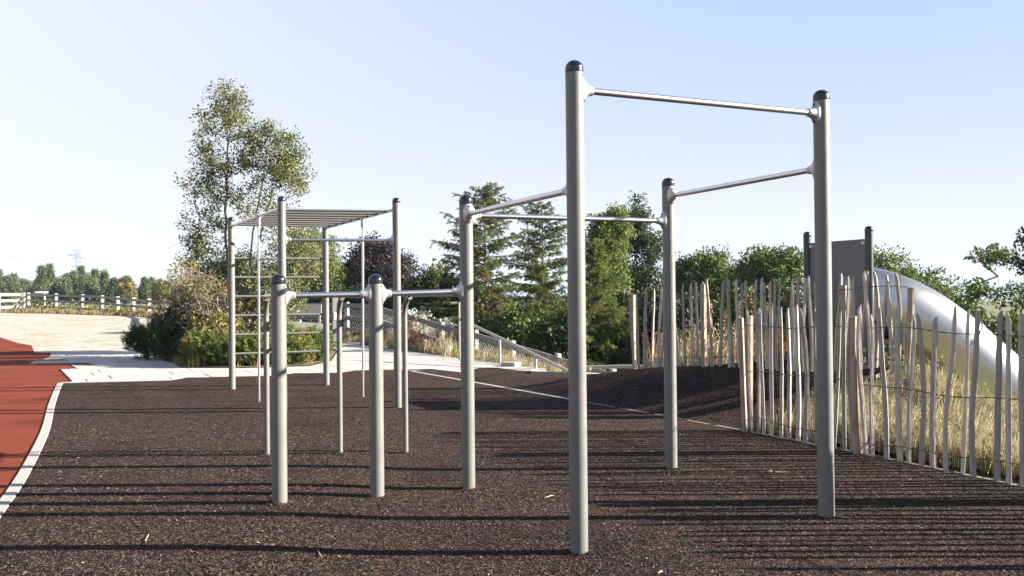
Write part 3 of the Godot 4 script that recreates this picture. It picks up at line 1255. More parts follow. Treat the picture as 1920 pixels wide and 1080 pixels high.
func sky_material(k: float) -> PanoramaSkyMaterial:
	var W := 512
	var Hh := 256
	var im := Image.create(W, Hh, false, Image.FORMAT_RGBF)
	var stops := [[0.0, Vector3(0.94, 0.955, 0.99)], [4.0, Vector3(0.865, 0.91, 0.99)], [10.0, Vector3(0.675, 0.78, 0.975)], [14.0, Vector3(0.59, 0.72, 0.965)], [19.0, Vector3(0.515, 0.655, 0.945)], [30.0, Vector3(0.33, 0.47, 0.80)], [55.0, Vector3(0.16, 0.27, 0.58)], [90.0, Vector3(0.10, 0.19, 0.46)]]
	for y in Hh:
		var e := 90.0 - (y + 0.5) / Hh * 180.0
		var ee := maxf(e, 0.0)
		var c := Vector3.ZERO
		for i in stops.size() - 1:
			if ee >= stops[i][0] and ee <= stops[i + 1][0]:
				c = (stops[i][1] as Vector3).lerp(stops[i + 1][1], ss(stops[i][0], stops[i + 1][0], ee) * 0.4 + 0.6 * (ee - stops[i][0]) / (stops[i + 1][0] - stops[i][0]))
		for x in W:
			var u := ((x + 0.5) / W - 0.5) * 360.0
			var d := cos(deg_to_rad(ee)) * cos(deg_to_rad(20.8)) * cos(deg_to_rad(u - 93.0)) + sin(deg_to_rad(ee)) * sin(deg_to_rad(20.8))
			var ang := rad_to_deg(acos(clampf(d, -1.0, 1.0)))
			var g := (1.0 - ss(12.0, 108.0, ang)) * (1.0 - 0.75 * ss(18.0, 60.0, ee))
			var q := c.lerp(Vector3(1.08, 1.07, 1.04), g * 0.9)
			if e < 0.0:
				q = Vector3(0.28, 0.26, 0.2)
			im.set_pixel(x, y, Color(q.x / k, q.y / k, q.z / k))
	var m := PanoramaSkyMaterial.new()
	m.panorama = ImageTexture.create_from_image(im)
	return m

func ground() -> void:
	var xs := []
	var zs := []
	var s := -4500.0
	var out := [20.0]
	var stepw := 0.6
	while out[-1] < 4500.0:
		stepw *= 1.22
		out.append(out[-1] + stepw)
	for i in range(out.size() - 1, 0, -1):
		xs.append(-out[i])
	for i in 81:
		xs.append(-20.0 + 0.5 * i)
	for i in range(1, out.size()):
		xs.append(out[i])
	for i in range(out.size() - 1, 0, -1):
		zs.append(-out[i] + 16.0)
	for i in 101:
		zs.append(-4.0 + 0.5 * i)
	for i in range(1, out.size()):
		zs.append(out[i] + 26.0)
	var mb := MB.new()
	for z in zs:
		for x in xs:
			mb.vert(P(x, z, -0.05), slope(x, z), Vector2(x, z))
	var w := xs.size()
	for j in zs.size() - 1:
		for i in w - 1:
			var a := j * w + i
			mb.tri(a, a + w, a + w + 1)
			mb.tri(a, a + w + 1, a + 1)
	for k in range(0, mb.ix.size(), 3):
		var q0 := mb.v[mb.ix[k]]
		if (mb.v[mb.ix[k + 1]] - q0).cross(mb.v[mb.ix[k + 2]] - q0).y > 0:
			var t := mb.ix[k + 1]
			mb.ix[k + 1] = mb.ix[k + 2]
			mb.ix[k + 2] = t
	struct("ground", mb, M.land, "rough grassy ground sloping away behind the play area")
	# hills on the horizon
	var hb := MB.new()
	var nz := noise(0.0006, 77, 3)
	var prev := []
	for i in 121:
		var a := deg_to_rad(-70.0 + i * 1.2)
		var d := 3600.0
		var top := maxf(4.0, 30.0 + 60.0 * nz.get_noise_2d(i * 90.0, 3.0))
		prev.append([Vector3(sin(a) * (d - 700), -24, -cos(a) * (d - 700)), Vector3(sin(a) * d, top * 0.85, -cos(a) * d), Vector3(sin(a) * (d + 400), top, -cos(a) * (d + 400)), Vector3(sin(a) * (d + 900), -24, -cos(a) * (d + 900))])
	for i in 120:
		for k in 3:
			hb.poly([prev[i][k], prev[i][k + 1], prev[i + 1][k + 1], prev[i + 1][k]], Vector3(0, -4000, 0))
	struct("hills", hb, M.hill, "low blue hills far off on the horizon")
	# bonded rubber surface
	var kerb := [Vector2(0.4, -2.5), Vector2(-1.2, 1), Vector2(-2.2, 3), Vector2(-2.92, 4.5), Vector2(-3.42, 5.7), Vector2(-3.95, 6.94), Vector2(-4.96, 9.1), Vector2(-6.35, 11.85), Vector2(-7.5, 14.2), Vector2(-7.84, 14.92)]
	var line := smooth_line(kerb, 0.45)
	var strip := PackedVector2Array([Vector2(-1.94, 16.6), Vector2(0.8, 11.9), Vector2(2.42, 9.06), Vector2(3.765, 6.33), Vector2(4.55, 4.4), Vector2(5.2, 2.4), Vector2(6.2, -2.5)])
	var main := PackedVector2Array(line)
	main.append_array([Vector2(-6.05, 15.25), Vector2(-5.98, 15.72), Vector2(-5.55, 15.75), Vector2(-5.5, 15.8), Vector2(-4.5, 15.95), Vector2(-4.2, 16.4), Vector2(-3.3, 16.45), Vector2(-3.1, 16.95), Vector2(-2.2, 16.98)])
	main.append_array(strip)
	struct("rubber_surface", sheet(main, 0.5, 0.012), M.rubber, "dark brown bonded rubber safety surface under the rig")
	var second := PackedVector2Array([strip[0], Vector2(-1.6, 17.1), Vector2(-1.0, 16.3), Vector2(-0.65, 17.3), Vector2(-0.32, 17.25), Vector2(0.1, 16.4), Vector2(0.9, 15.0)])
	for a in [-1.6, 0.0, 1.5, 2.6, 3.4]:
		second.append(on_strip(a, 2.2))
	for p in [1.6, 1.0, 0.5, 0.0]:
		second.append(on_strip(3.5 + p * 0.05 - 0.15, p))
	second.append(strip[1])
	struct("rubber_mound", sheet(second, 0.22, 0.012), M.rubber, "rolling mound of the same dark rubber beyond the white edging")
	struct("track_kerb", ribbon(line, 0.088, 0.02, 0.1), M.concrete, "pale curved kerb between red track and brown rubber")
	var front := PackedVector2Array([Vector2(-7.84, 14.96), Vector2(-6.9, 15.11), Vector2(-6.02, 15.265)])
	struct("paving_edge", ribbon(front, 0.09, 0.02, 0.1), M.concrete, "short pale edging between paving and brown rubber")
	struct("edging_strip", ribbon(smooth_line([strip[0], strip[1]], 0.5), 0.075, 0.016, 0.1), M.concrete, "thin white edging strip across the rubber towards the mound")
	var er := RandomNumberGenerator.new()
	er.seed = 17
	var broken := MB.new()
	var i0 := 0
	var fine := smooth_line([strip[1], strip[2], strip[3], strip[4], strip[5], strip[6]], 0.16)
	while i0 < fine.size() - 2:  # the rest is half buried under crumbs
		var i1 := mini(fine.size() - 1, i0 + er.randi_range(1, 4))
		var piece := ribbon(fine.slice(i0, i1 + 1), er.randf_range(0.025, 0.055), er.randf_range(0.013, 0.017), 0.05)
		var off := broken.v.size()
		broken.v.append_array(piece.v)
		broken.n.append_array(piece.n)
		broken.uv.append_array(piece.uv)
		for q in piece.ix:
			broken.ix.append(q + off)
		i0 = i1 + (1 if er.randf() < 0.45 else 0)
	struct("worn_edging", broken, M.worn_concrete, "worn half-buried edging along the foot of the paling fence")
	# red track with a toothed end
	var red := PackedVector2Array(line)
	red.append_array([Vector2(-7.85, 15.24), Vector2(-9.45, 17.9), Vector2(-9.15, 18.0), Vector2(-9.8, 19.0), Vector2(-9.3, 19.05), Vector2(-9.7, 19.65), Vector2(-11.05, 19.6), Vector2(-11.45, 20.5), Vector2(-10.7, 20.55), Vector2(-10.95, 21.0), Vector2(-11.5, 21.0), Vector2(-11.9, 22.1), Vector2(-12.5, 23.3), Vector2(-13.0, 23.4), Vector2(-14.7, 26.3), Vector2(-15.6, 27.2), Vector2(-19.0, 31.5), Vector2(-24, 36), Vector2(-40, 36), Vector2(-40, -2.5)])
	struct("red_track", sheet(red, 1.0, 0.008), M.track, "red rubber running track curving in from the left edge")
	# pale sand
	var sand := PackedVector2Array([Vector2(-60, 20), Vector2(-12, 22.5), Vector2(-11.5, 23.6), Vector2(-8.5, 23.8), Vector2(-9.5, 29), Vector2(-11, 33), Vector2(-14.5, 39), Vector2(-17.8, 43.2), Vector2(-21, 46.0), Vector2(-26.5, 49.5), Vector2(-32, 52), Vector2(-45, 53), Vector2(-70, 50)])
	struct("sand", sheet(sand, 2.0, -0.004), M.sand, "pale sandy ground in front of the far fence")
	# planting bed
	struct("planting_bed", sheet(bed(), 1.0, 0.03), M.soil, "planting bed of dark soil around the tall tree")
	# paving of oblique slabs
	var area := PackedVector2Array(line.slice(line.size() - 1))
	area = PackedVector2Array([Vector2(-7.78, 14.98), Vector2(-6.05, 15.28), Vector2(-5.98, 15.75), Vector2(-5.5, 15.83), Vector2(-4.5, 15.98), Vector2(-4.2, 16.43), Vector2(-3.3, 16.48), Vector2(-3.1, 16.98), Vector2(-1.62, 17.13), Vector2(-1.0, 16.33), Vector2(-0.65, 17.33), Vector2(-0.3, 17.28), Vector2(0.1, 16.43), Vector2(0.6, 15.65), on_strip(-4.3, 2.3), on_strip(-15.0, 2.35), Vector2(-4.6, 27.4), Vector2(-5.7, 27.2), Vector2(-5.6, 26.4), Vector2(-8.0, 20.5), Vector2(-10.4, 23.7), Vector2(-13.0, 23.4), Vector2(-12.5, 23.32), Vector2(-11.88, 22.12), Vector2(-11.47, 21.03), Vector2(-10.9, 21.03), Vector2(-10.65, 20.52), Vector2(-11.4, 20.5), Vector2(-11.02, 19.63), Vector2(-9.65, 19.68), Vector2(-9.25, 19.07), Vector2(-9.75, 19.0), Vector2(-9.1, 18.03), Vector2(-9.4, 17.9), Vector2(-7.8, 15.26)])
	var paving := struct("paving", sheet(area, 1.0, -0.02), M.soil, "pale concrete paving slabs laid at a slant behind the rubber")
	var r := RandomNumberGenerator.new()
	r.seed = 8
	var bedp := Geometry2D.offset_polygon(bed(), 0.02)[0]
	var count := 0
	var late := MB.new()
	for row in range(0, 18):
		var z0 := 14.95 + 0.72 * row
		var z1 := z0 + 0.72
		var x := -16.0 + r.randf() * 1.2
		while x < 2.5:
			var wd: float = [1.2, 1.5, 1.8, 1.5][r.randi() % 4]
			var g := 0.011
			var sh := Vector2(-0.415, 0.72)
			var a := Vector2(x + g, z0 + g + 0.045 * (x + 8))
			var q := PackedVector2Array([a, a + Vector2(wd - 2 * g, 0.045 * wd), a + Vector2(wd - 2 * g, 0.045 * wd) + sh * (1 - 2 * g / 0.72), a + sh * (1 - 2 * g / 0.72)])
			x += wd
			for piece in Geometry2D.intersect_polygons(q, area):
				for rest in Geometry2D.clip_polygons(piece, bedp):
					if rest.size() < 3 or Geometry2D.is_polygon_clockwise(rest):
						continue
					var slab := prism(rest, 0.012 + r.randfn() * 0.0012, 0.1)
					if slab == null:
						continue
					if count < 290:
						obj("paver", slab, M.slabs[r.randi() % 4], paving)
						count += 1

func prism(q: PackedVector2Array, up: float, deep: float) -> MB:
	var c := Vector2.ZERO
	for p in q:
		c += p
	c /= q.size()
	var t := Geometry2D.triangulate_polygon(q)
	if t.is_empty():
		return null
	var mb := MB.new()
	var tops := []
	var shoulders := []
	var lows := []
	for p in q:
		var i := p + (c - p).normalized() * 0.006
		tops.append(P(i.x, i.y, up))
		shoulders.append(P(p.x, p.y, up - 0.005))
		lows.append(P(p.x, p.y, -deep))
	var mid := P(c.x, c.y, -deep)
	for k in range(0, t.size(), 3):
		mb.poly([tops[t[k]], tops[t[k + 1]], tops[t[k + 2]]], mid)
	for i in q.size():
		var j := (i + 1) % q.size()
		var d := q[j] - q[i]
		var n := Vector2(d.y, -d.x)
		if n.dot((q[i] + q[j]) / 2 - c) < 0:
			n = -n
		var inner := Vector3((q[i].x + q[j].x) / 2 - n.x, -1, -((q[i].y + q[j].y) / 2 - n.y))
		mb.poly([shoulders[i], shoulders[j], tops[j], tops[i]], inner)
		mb.poly([lows[i], lows[j], shoulders[j], shoulders[i]], inner)
	return mb

func bed() -> PackedVector2Array:
	return PackedVector2Array([Vector2(-11.3, 25.0), Vector2(-9.2, 22.0), Vector2(-7.6, 19.35), Vector2(-6.9, 17.95), Vector2(-5.6, 17.75), Vector2(-4.3, 18.15), Vector2(-4.15, 19.6), Vector2(-4.7, 23.0), Vector2(-5.6, 26.4), Vector2(-6.5, 29), Vector2(-12, 30)])

func fences() -> void:
	var r := RandomNumberGenerator.new()
	r.seed = 21
	for k in 14:
		slats.append(slat_mesh(100 + k, 1.3, r.randf_range(0.039, 0.052), r.randf_range(0.028, 0.038)))
	var front := [Vector2(2.44, 9.06), Vector2(3.78, 6.33), Vector2(4.5, 4.6), Vector2(4.95, 3.0), Vector2(5.3, 1.0)]
	var at := [0.12, 0.2, 0.29, 0.37, 0.5, 0.63, 0.74, 0.86, 0.99, 1.1, 1.2, 1.31, 1.38, 1.54, 1.66, 1.79, 1.92, 2.04, 2.15, 2.26, 2.4, 2.51, 2.63, 2.77, 2.89, 3.01]
	at.append_array(spread_out(3.13, 8.4, 0.118, r))
	paling("chestnut paling fence with wired grey slats along the white edging at the front right", front, at, [[0.03, 1.22, 0.03, 0.085], [0.08, 1.2, -0.05, 0.075], [1.44, 1.22, 0.05, 0.085], [1.49, 1.24, -0.03, 0.08], [3.5, 1.34, 0.05, 0.1], [3.56, 1.3, -0.04, 0.09], [5.6, 1.3, 0.05, 0.09], [7.6, 1.3, 0.05, 0.09]], [0.14, 0.64, 1.13], 31, func(_s): return 1.0)
	var back := [Vector2(1.87, 13.4), Vector2(2.95, 11.65), Vector2(3.66, 10.62), Vector2(4.05, 10.2), Vector2(4.62, 9.98)]
	var bt := [0.05, 0.16, 0.3, 0.44, 0.58, 0.69, 0.81, 0.91, 1.02, 1.18, 1.32, 1.45, 1.56, 1.72, 1.86, 2.04, 2.12, 2.19, 2.3, 2.41, 2.49, 2.57, 2.66, 2.72, 2.8, 2.87, 2.99, 3.06, 3.13, 3.25, 3.34, 3.4, 3.47, 3.56, 3.65, 3.8, 3.88, 3.96, 4.05, 4.12, 4.2, 4.28, 4.36, 4.44]
	paling("second chestnut paling fence on top of the rubber mound in front of the slide", back, bt, [[0.0, 1.16, 0.04, 0.09], [0.08, 1.18, -0.03, 0.08], [1.62, 1.16, -0.04, 0.1], [3.7, 1.02, 0.06, 0.12], [4.46, 0.98, -0.04, 0.1]], [0.16, 0.62, 1.1], 37, func(s): return 0.935 - 0.014 * s)
	# weathered fence with netting, falling away to the right
	var fp := [Vector2(-9.4, 30.6), Vector2(-7.4, 29.9), Vector2(-5.6, 29.2), Vector2(-4.45, 28.3), Vector2(-3.1, 25.9), Vector2(-1.95, 23.9), Vector2(-0.95, 22.2), Vector2(0.0, 20.6), Vector2(1.0, 18.95), Vector2(2.0, 17.2), Vector2(2.9, 15.6)]
	var tops := [1.27, 1.26, 1.24, 1.19, 0.92, 0.69, 0.53, 0.33, 0.12, -0.08, -0.28]
	var hs := []
	for y in tops:
		hs.append([y, y - 0.42, y - 0.8])
	rail_fence("netted_fence", "weathered grey timber fence with wire netting running downhill behind the path", fp, hs, M.grey_wood, Vector2(0.15, 0.04), 0.12, 0.05, 1.0)
	# far post-and-rail fence
	var gp := [Vector2(-31.5, 56), Vector2(-28.66, 54), Vector2(-26.5, 53), Vector2(-24.8, 52), Vector2(-23.4, 51), Vector2(-21.8, 49.5), Vector2(-20.06, 47.5), Vector2(-18.3, 45.5), Vector2(-16.6, 43), Vector2(-15.1, 40), Vector2(-13.6, 37), Vector2(-12.0, 34), Vector2(-10.6, 31.6)]
	var gh := []
	for i in gp.size():
		var y: float = lerpf(1.88, 1.34, minf(1.0, i / 7.0))
		gh.append([y, y - 0.36, y - 0.75])
	rail_fence("field_fence", "grey post and rail fence beyond the sandy ground on the left", gp, gh, M.grey_wood, Vector2(0.14, 0.05), 0.2, 0.06)
	var wp := [Vector2(-31.6, 55.6), Vector2(-31.2, 52.2), Vector2(-30.8, 48.8)]
	rail_fence("white_fence", "short run of pale bleached rails meeting the field fence at the far left", wp, [[1.9, 1.52, 1.12, 0.8], [1.88, 1.5, 1.1, 0.78], [1.84, 1.46, 1.06, 0.74]], M.white_wood, Vector2(0.17, 0.05), 0.2, 0.04)

func stairs() -> void:
	var a := Vector2(0.42, 16.05)
	var slab := prism(PackedVector2Array([Vector2(0.35, 16.15), on_strip(-3.2, 1.3), on_strip(-2.2, 1.6), on_strip(-2.2, 2.5), on_strip(-4.2, 2.6)]), 0.05, 0.3)
	tag(obj("landing_slab", slab, M.concrete), "low pale concrete landing at the head of the ramp behind the rubber", "slab")
	var q := on_strip(-5.4, 2.15)
	var mb := MB.new()
	mb.box(Transform3D(Basis(Vector3.UP, -0.55), Vector3(q.x, 0.02, -q.y)), Vector3(0.34, 0.14, 0.26), 0.012)
	tag(obj("concrete_block", mb, M.concrete), "small pale concrete block at the foot of the handrail", "block")
	var t := thing("handrail", "pale painted metal handrail sloping down beside the netted fence", "handrail")
	var rail := MB.new()
	var h0 := Vector3(-1.22, 1.3, -19.5)
	rail.tube([h0 + Vector3(-0.17, -0.01, 0), h0 + Vector3(-0.02, 0, 0)], 0.026, 12)
	rail.tube([Vector3(-1.2, 0.0, -19.5), h0 + Vector3(0.02, 0.02, 0)], 0.024, 12)
	obj("newel", rail, M.rail_paint, t)
	var sl := MB.new()
	var way := [Vector3(-1.19, 0.93, -19.5), Vector3(-0.86, 0.8, -19.02), Vector3(0.1, 0.42, -17.5), Vector3(1.1, 0.0, -15.95), Vector3(1.6, -0.2, -15.2)]
	sl.tube(way, 0.032, 14)
	obj("rail", sl, M.rail_paint, t)
	for f in [[-0.27, 18.1, 0.57], [0.45, 16.9, 0.28]]:
		var m := MB.new()
		m.tube([Vector3(f[0], -0.4, -f[1]), Vector3(f[0], f[2], -f[1])], 0.028, 12)
		obj("support", m, M.rail_paint, t)
	var t2 := thing("lower_handrail", "short level pale handrail end beside the left end of the second paling fence", "handrail")
	var lv := MB.new()
	lv.tube([Vector3(1.15, 0.17, -15.2), Vector3(1.95, 0.2, -15.0), Vector3(2.3, 0.2, -14.9)], 0.032, 14)
	obj("rail", lv, M.rail_paint, t2)
	for x in [1.35, 2.2]:
		var m := MB.new()
		m.tube([Vector3(x, -1.0, -15.1), Vector3(x, 0.18, -15.1)], 0.026, 12)
		obj("support", m, M.rail_paint, t2)
	# bench of two broad boards
	var b := thing("timber_bench", "weathered grey timber bench with broad back and seat boards by the netted fence", "bench", P(-7.2, 28.2))
	var base := H(-7.2, 28.2)
	var bk := MB.new()
	bk.box(Transform3D(Basis(Vector3.RIGHT, -0.22), Vector3(0.1, 1.05 - base, 0)), Vector3(1.7, 0.34, 0.05), 0.01)
	obj("backrest", bk, M.grey_wood, b)
	var st := MB.new()
	st.box(Transform3D(Basis(Vector3(0, 0, 1), -0.05) * Basis(Vector3.RIGHT, 0.9), Vector3(0.25, 0.42 - base, 0.35)), Vector3(2.2, 0.06, 0.55), 0.01)
	obj("seat", st, M.grey_wood, b)
	for x in [-0.65, 0.85]:
		var m := MB.new()
		m.box(Transform3D(Basis(Vector3.RIGHT, -0.1), Vector3(x, 0.55 - base, -0.04)), Vector3(0.09, 1.3, 0.07), 0.008)
		obj("leg", m, M.grey_wood, b)
		var m2 := MB.new()
		m2.box(Transform3D(Basis(Vector3.RIGHT, 0.3), Vector3(x, 0.15 - base, 0.42)), Vector3(0.08, 0.5, 0.07), 0.008)
		obj("leg", m2, M.grey_wood, b)
	for k in 2:
		var m := MB.new()
		m.box(Transform3D(Basis(), Vector3(0, 0.28, 0)), Vector3(0.1 - 0.02 * k, 0.7, 0.1), 0.02)
		tag(obj("marker_post", m, M.yellow, null, P(-7.45 + 0.3 * k, 28.75)), ["left of two short yellow posts behind the timber bench", "right of two short yellow posts behind the timber bench"][k], "post", "yellow posts behind the bench")
	var g := thing("timber_signpost", "grey square timber post with small pale plaque beside the path end", "post", P(-5.65, 27.4))
	var m := MB.new()
	m.box(Transform3D(Basis(Vector3.UP, 0.3), Vector3(0, 0.68, 0)), Vector3(0.17, 1.62, 0.15), 0.015)
	obj("shaft", m, M.grey_wood, g)
	var pl := MB.new()
	pl.box(Transform3D(Basis(Vector3.UP, 0.3), Vector3(0.025, 0.86, 0.085)), Vector3(0.08, 0.24, 0.012), 0.003)
	obj("plaque", pl, M.white, g)

const OLIVE := [Color(0.095, 0.115, 0.03), Color(0.13, 0.14, 0.04), Color(0.07, 0.095, 0.028), Color(0.16, 0.145, 0.05), Color(0.06, 0.085, 0.032)]
const DARK := [Color(0.025, 0.045, 0.016), Color(0.04, 0.066, 0.02), Color(0.032, 0.052, 0.024), Color(0.06, 0.085, 0.026)]
const MID := [Color(0.07, 0.11, 0.027), Color(0.1, 0.145, 0.036), Color(0.135, 0.165, 0.045), Color(0.05, 0.085, 0.022)]
const BRIGHT := [Color(0.11, 0.155, 0.03), Color(0.14, 0.18, 0.037), Color(0.08, 0.125, 0.025), Color(0.17, 0.19, 0.05)]
const LARCH := [Color(0.08, 0.12, 0.028), Color(0.11, 0.145, 0.034), Color(0.062, 0.095, 0.025), Color(0.15, 0.145, 0.045)]
const DRY := [Color(0.36, 0.295, 0.18), Color(0.42, 0.365, 0.25), Color(0.27, 0.22, 0.13), Color(0.4, 0.355, 0.25), Color(0.19, 0.19, 0.075)]

func garden() -> void:
	var sprig := leaf_sprig(1, 10, 0.10, 0.07, 0.034)
	var fine := leaf_sprig(2, 10, 0.08, 0.055, 0.028)
	# the tall tree with twin stems
	var base := P(-6.5, 20.0)
	plant("tall_tree", "tall airy tree with olive leaves and twin trunks behind the climbing frame", "tree", "", base, 40, [
		[-0.12, 5.2, 0, 0.62, 1.05, 0.65, 64], [-0.55, 4.25, 0.1, 0.5, 0.8, 0.6, 36], [0.85, 4.95, -0.1, 0.62, 0.72, 0.7, 56], [1.3, 4.35, 0, 0.48, 0.55, 0.5, 30], [-0.6, 3.1, 0, 0.55, 0.75, 0.5, 26], [0.55, 3.75, 0, 0.6, 0.6, 0.6, 22], [-0.15, 6.2, 0, 0.3, 0.35, 0.3, 8], [-0.8, 2.45, 0, 0.4, 0.45, 0.4, 12], [1.0, 3.3, 0.1, 0.55, 0.35, 0.4, 10]],
		[[Vector3(0, -0.2, 0), Vector3(-0.06, 1.5, 0), Vector3(-0.16, 3.0, 0), Vector3(-0.1, 4.4, 0.05), Vector3(-0.1, 5.8, 0)], [Vector3(0.28, -0.2, 0.1), Vector3(0.36, 1.6, 0.05), Vector3(0.5, 3.0, 0), Vector3(0.75, 4.3, 0)], [Vector3(0.34, -0.2, -0.1), Vector3(0.5, 1.6, 0), Vector3(0.66, 2.8, 0.05), Vector3(0.95, 4.0, 0)]],
		{"leaf": sprig, "cols": OLIVE, "per": 6.3, "spread": 0.115, "twig": 0.0058, "rmax": 0.125, "bark": M.mid_bark, "step": 0.22, "rise": 0.9, "twigs": 420})
	plant("olive_bush", "large dense bush of small olive leaves behind the climbing frame rungs", "bush", "shrubs in the planting bed", P(-5.35, 19.9), 41, [
		[-0.1, 1.75, 0, 0.78, 1.05, 0.8, 130], [0.3, 2.45, -0.2, 0.7, 0.65, 0.6, 70], [-0.4, 1.1, 0.3, 0.65, 0.8, 0.5, 60], [-0.15, 0.75, 0.35, 0.5, 0.55, 0.4, 40]],
		[[Vector3(0, -0.1, 0), Vector3(0, 0.5, 0)], [Vector3(-0.3, -0.1, 0.1), Vector3(-0.45, 0.6, 0.15)], [Vector3(0.25, -0.1, 0.1), Vector3(0.4, 0.6, 0.1)]],
		{"leaf": fine, "cols": [Color(0.12, 0.14, 0.05), Color(0.16, 0.17, 0.075), Color(0.09, 0.11, 0.04), Color(0.2, 0.19, 0.1)], "per": 9, "spread": 0.13, "twig": 0.004, "rmax": 0.04, "bark": M.grey_bark, "twigs": 200, "trunk_name": "stems"})
	plant("green_tree", "fresh green leafy tree rising far behind the bench, right of the ladder top", "tree", "", P(-13.95, 60), 42, [
		[0, 4.3, 0, 1.75, 1.9, 1.5, 150], [-0.7, 5.2, 0, 1.2, 0.9, 1.1, 60], [0.6, 2.2, 0.1, 1.8, 1.7, 1.3, 100]], [[Vector3(0, -0.1, 0), Vector3(0, 2.0, 0)]],
		{"leaf": sprig, "cols": [Color(0.11, 0.14, 0.03), Color(0.15, 0.17, 0.045), Color(0.08, 0.11, 0.025)], "per": 10, "spread": 0.28, "twig": 0.007, "rmax": 0.1, "size": 2.3})
	plant("dark_evergreen", "rounded dark evergreen bush left of the tall tree", "bush", "shrubs in the planting bed", P(-8.0, 23.2), 43, [
		[0, 1.55, 0, 1.0, 1.1, 0.9, 170], [0.6, 2.1, 0.1, 0.7, 0.75, 0.6, 80], [-0.5, 1.0, 0.1, 0.6, 0.6, 0.6, 60]], [[Vector3(0, -0.1, 0), Vector3(0, 0.9, 0)]],
		{"leaf": sprig, "cols": DARK, "per": 9, "spread": 0.13, "twig": 0.005, "rmax": 0.07})
	plant("dry_leaf_shrub", "reddish brown twiggy shrub at the left edge of the planting bed", "bush", "shrubs in the planting bed", P(-8.3, 21.6), 44, [
		[0, 1.4, 0, 0.75, 0.75, 0.5, 75], [0.7, 1.3, 0.2, 0.65, 0.75, 0.5, 60]], [[Vector3(0, -0.1, 0), Vector3(0, 0.4, 0)], [Vector3(0.3, -0.1, 0), Vector3(0.5, 0.5, 0)]],
		{"leaf": fine, "cols": [Color(0.22, 0.12, 0.06), Color(0.17, 0.1, 0.06), Color(0.14, 0.14, 0.05), Color(0.26, 0.17, 0.09)], "per": 3, "spread": 0.12, "twig": 0.0045, "rmax": 0.03, "bark": M.grey_bark, "twigs": 420, "trunk_name": "stems"})
	plant("grey_twig_shrub", "half-bare grey shrub of tangled pale twigs in front of the tall tree", "bush", "shrubs in the planting bed", P(-6.85, 19.3), 45, [
		[0, 1.15, 0, 0.75, 0.85, 0.5, 100], [-0.5, 1.7, 0, 0.45, 0.55, 0.4, 40], [0.5, 0.7, 0.1, 0.5, 0.55, 0.4, 45]], [[Vector3(0, -0.1, 0), Vector3(0, 0.35, 0)], [Vector3(-0.3, -0.1, 0), Vector3(-0.35, 0.5, 0)], [Vector3(0.35, -0.1, 0), Vector3(0.45, 0.4, 0)]],
		{"leaf": fine, "cols": [Color(0.16, 0.15, 0.05), Color(0.24, 0.2, 0.06), Color(0.12, 0.13, 0.05)], "per": 3, "spread": 0.1, "twig": 0.005, "rmax": 0.03, "bark": M.grey_bark, "twigs": 520, "trunk_name": "stems", "crook": 0.2})
	plant("yellow_leaf_shrub", "small shrub with yellowing leaves at the foot of the tall tree", "bush", "shrubs in the planting bed", P(-6.45, 18.9), 46, [
		[0, 0.75, 0, 0.45, 0.4, 0.35, 60]], [[Vector3(0, -0.1, 0), Vector3(0, 0.3, 0)]],
		{"leaf": fine, "cols": [Color(0.33, 0.27, 0.05), Color(0.26, 0.22, 0.05), Color(0.16, 0.17, 0.04)], "per": 4, "spread": 0.08, "twig": 0.004, "rmax": 0.02, "bark": M.grey_bark, "twigs": 60, "trunk_name": "stems"})
	var brush := needle_sprig(7, 44, 0.16, 0.085, 0.010, 0.75)
	var pine := {"leaf": brush, "mat": M.needle, "cols": [Color(0.022, 0.045, 0.017), Color(0.035, 0.06, 0.02), Color(0.05, 0.08, 0.022)], "per": 6, "spread": 0.09, "twig": 0.006, "rmax": 0.03, "shoot": true, "upward": 0.9, "shell": 0.25, "trunk_name": "stems"}
	plant("dwarf_pine", "low spreading dark dwarf pine at the corner of the paving", "bush", "dwarf pines", P(-8.55, 20.9), 47, [[0, 0.42, 0, 0.75, 0.4, 0.55, 120], [0.6, 0.38, 0.3, 0.55, 0.4, 0.5, 80]], [[Vector3(0, -0.1, 0), Vector3(0, 0.15, 0)]], pine)
	plant("dwarf_pine", "taller upright dark dwarf pine just right of the spreading one", "bush", "dwarf pines", P(-7.75, 20.2), 48, [[0, 0.6, 0, 0.42, 0.75, 0.4, 110], [0.4, 0.45, 0.1, 0.35, 0.5, 0.35, 60]], [[Vector3(0, -0.1, 0), Vector3(0, 0.3, 0)]], pine)
	var low := needle_sprig(8, 40, 0.15, 0.06, 0.011, 0.6)
	var lows := [[-6.55, 18.55, 0.5, 0.5, "leftmost low green juniper at the front of the planting bed"], [-6.0, 18.35, 0.45, 0.42, "low juniper left of the climbing frame ladder post"], [-5.45, 18.4, 0.45, 0.45, "low juniper framed by the left half of the ladder rungs"], [-4.85, 18.55, 0.5, 0.52, "low juniper behind the shortest left post of the rig"], [-4.5, 19.2, 0.42, 0.5, "bright juniper at the right end of the planting bed"], [-5.1, 19.2, 0.5, 0.5, "low juniper at the foot of the olive bush"]]
	for i in lows.size():
		var q: Array = lows[i]
		plant("low_juniper", q[4], "bush", "low junipers along the bed", P(q[0], q[1]), 60 + i, [[0, 0.3, 0, q[2], q[3] * 0.62, q[2] * 0.8, 85]], [[Vector3(0, -0.1, 0), Vector3(0, 0.12, 0)]],
			{"leaf": low, "mat": M.needle, "cols": [Color(0.095, 0.14, 0.028), Color(0.125, 0.165, 0.035), Color(0.065, 0.105, 0.022), Color(0.18, 0.15, 0.05)], "per": 7, "spread": 0.08, "twig": 0.004, "rmax": 0.02, "shoot": true, "upward": 0.8, "shell": 0.3, "trunk_name": "stems"})
	var tuft := blade_tuft(4, 18, 0.34, 0.16, 0.008, true)
	var short := blade_tuft(5, 16, 0.26, 0.2, 0.010)
	M.tuft = tuft
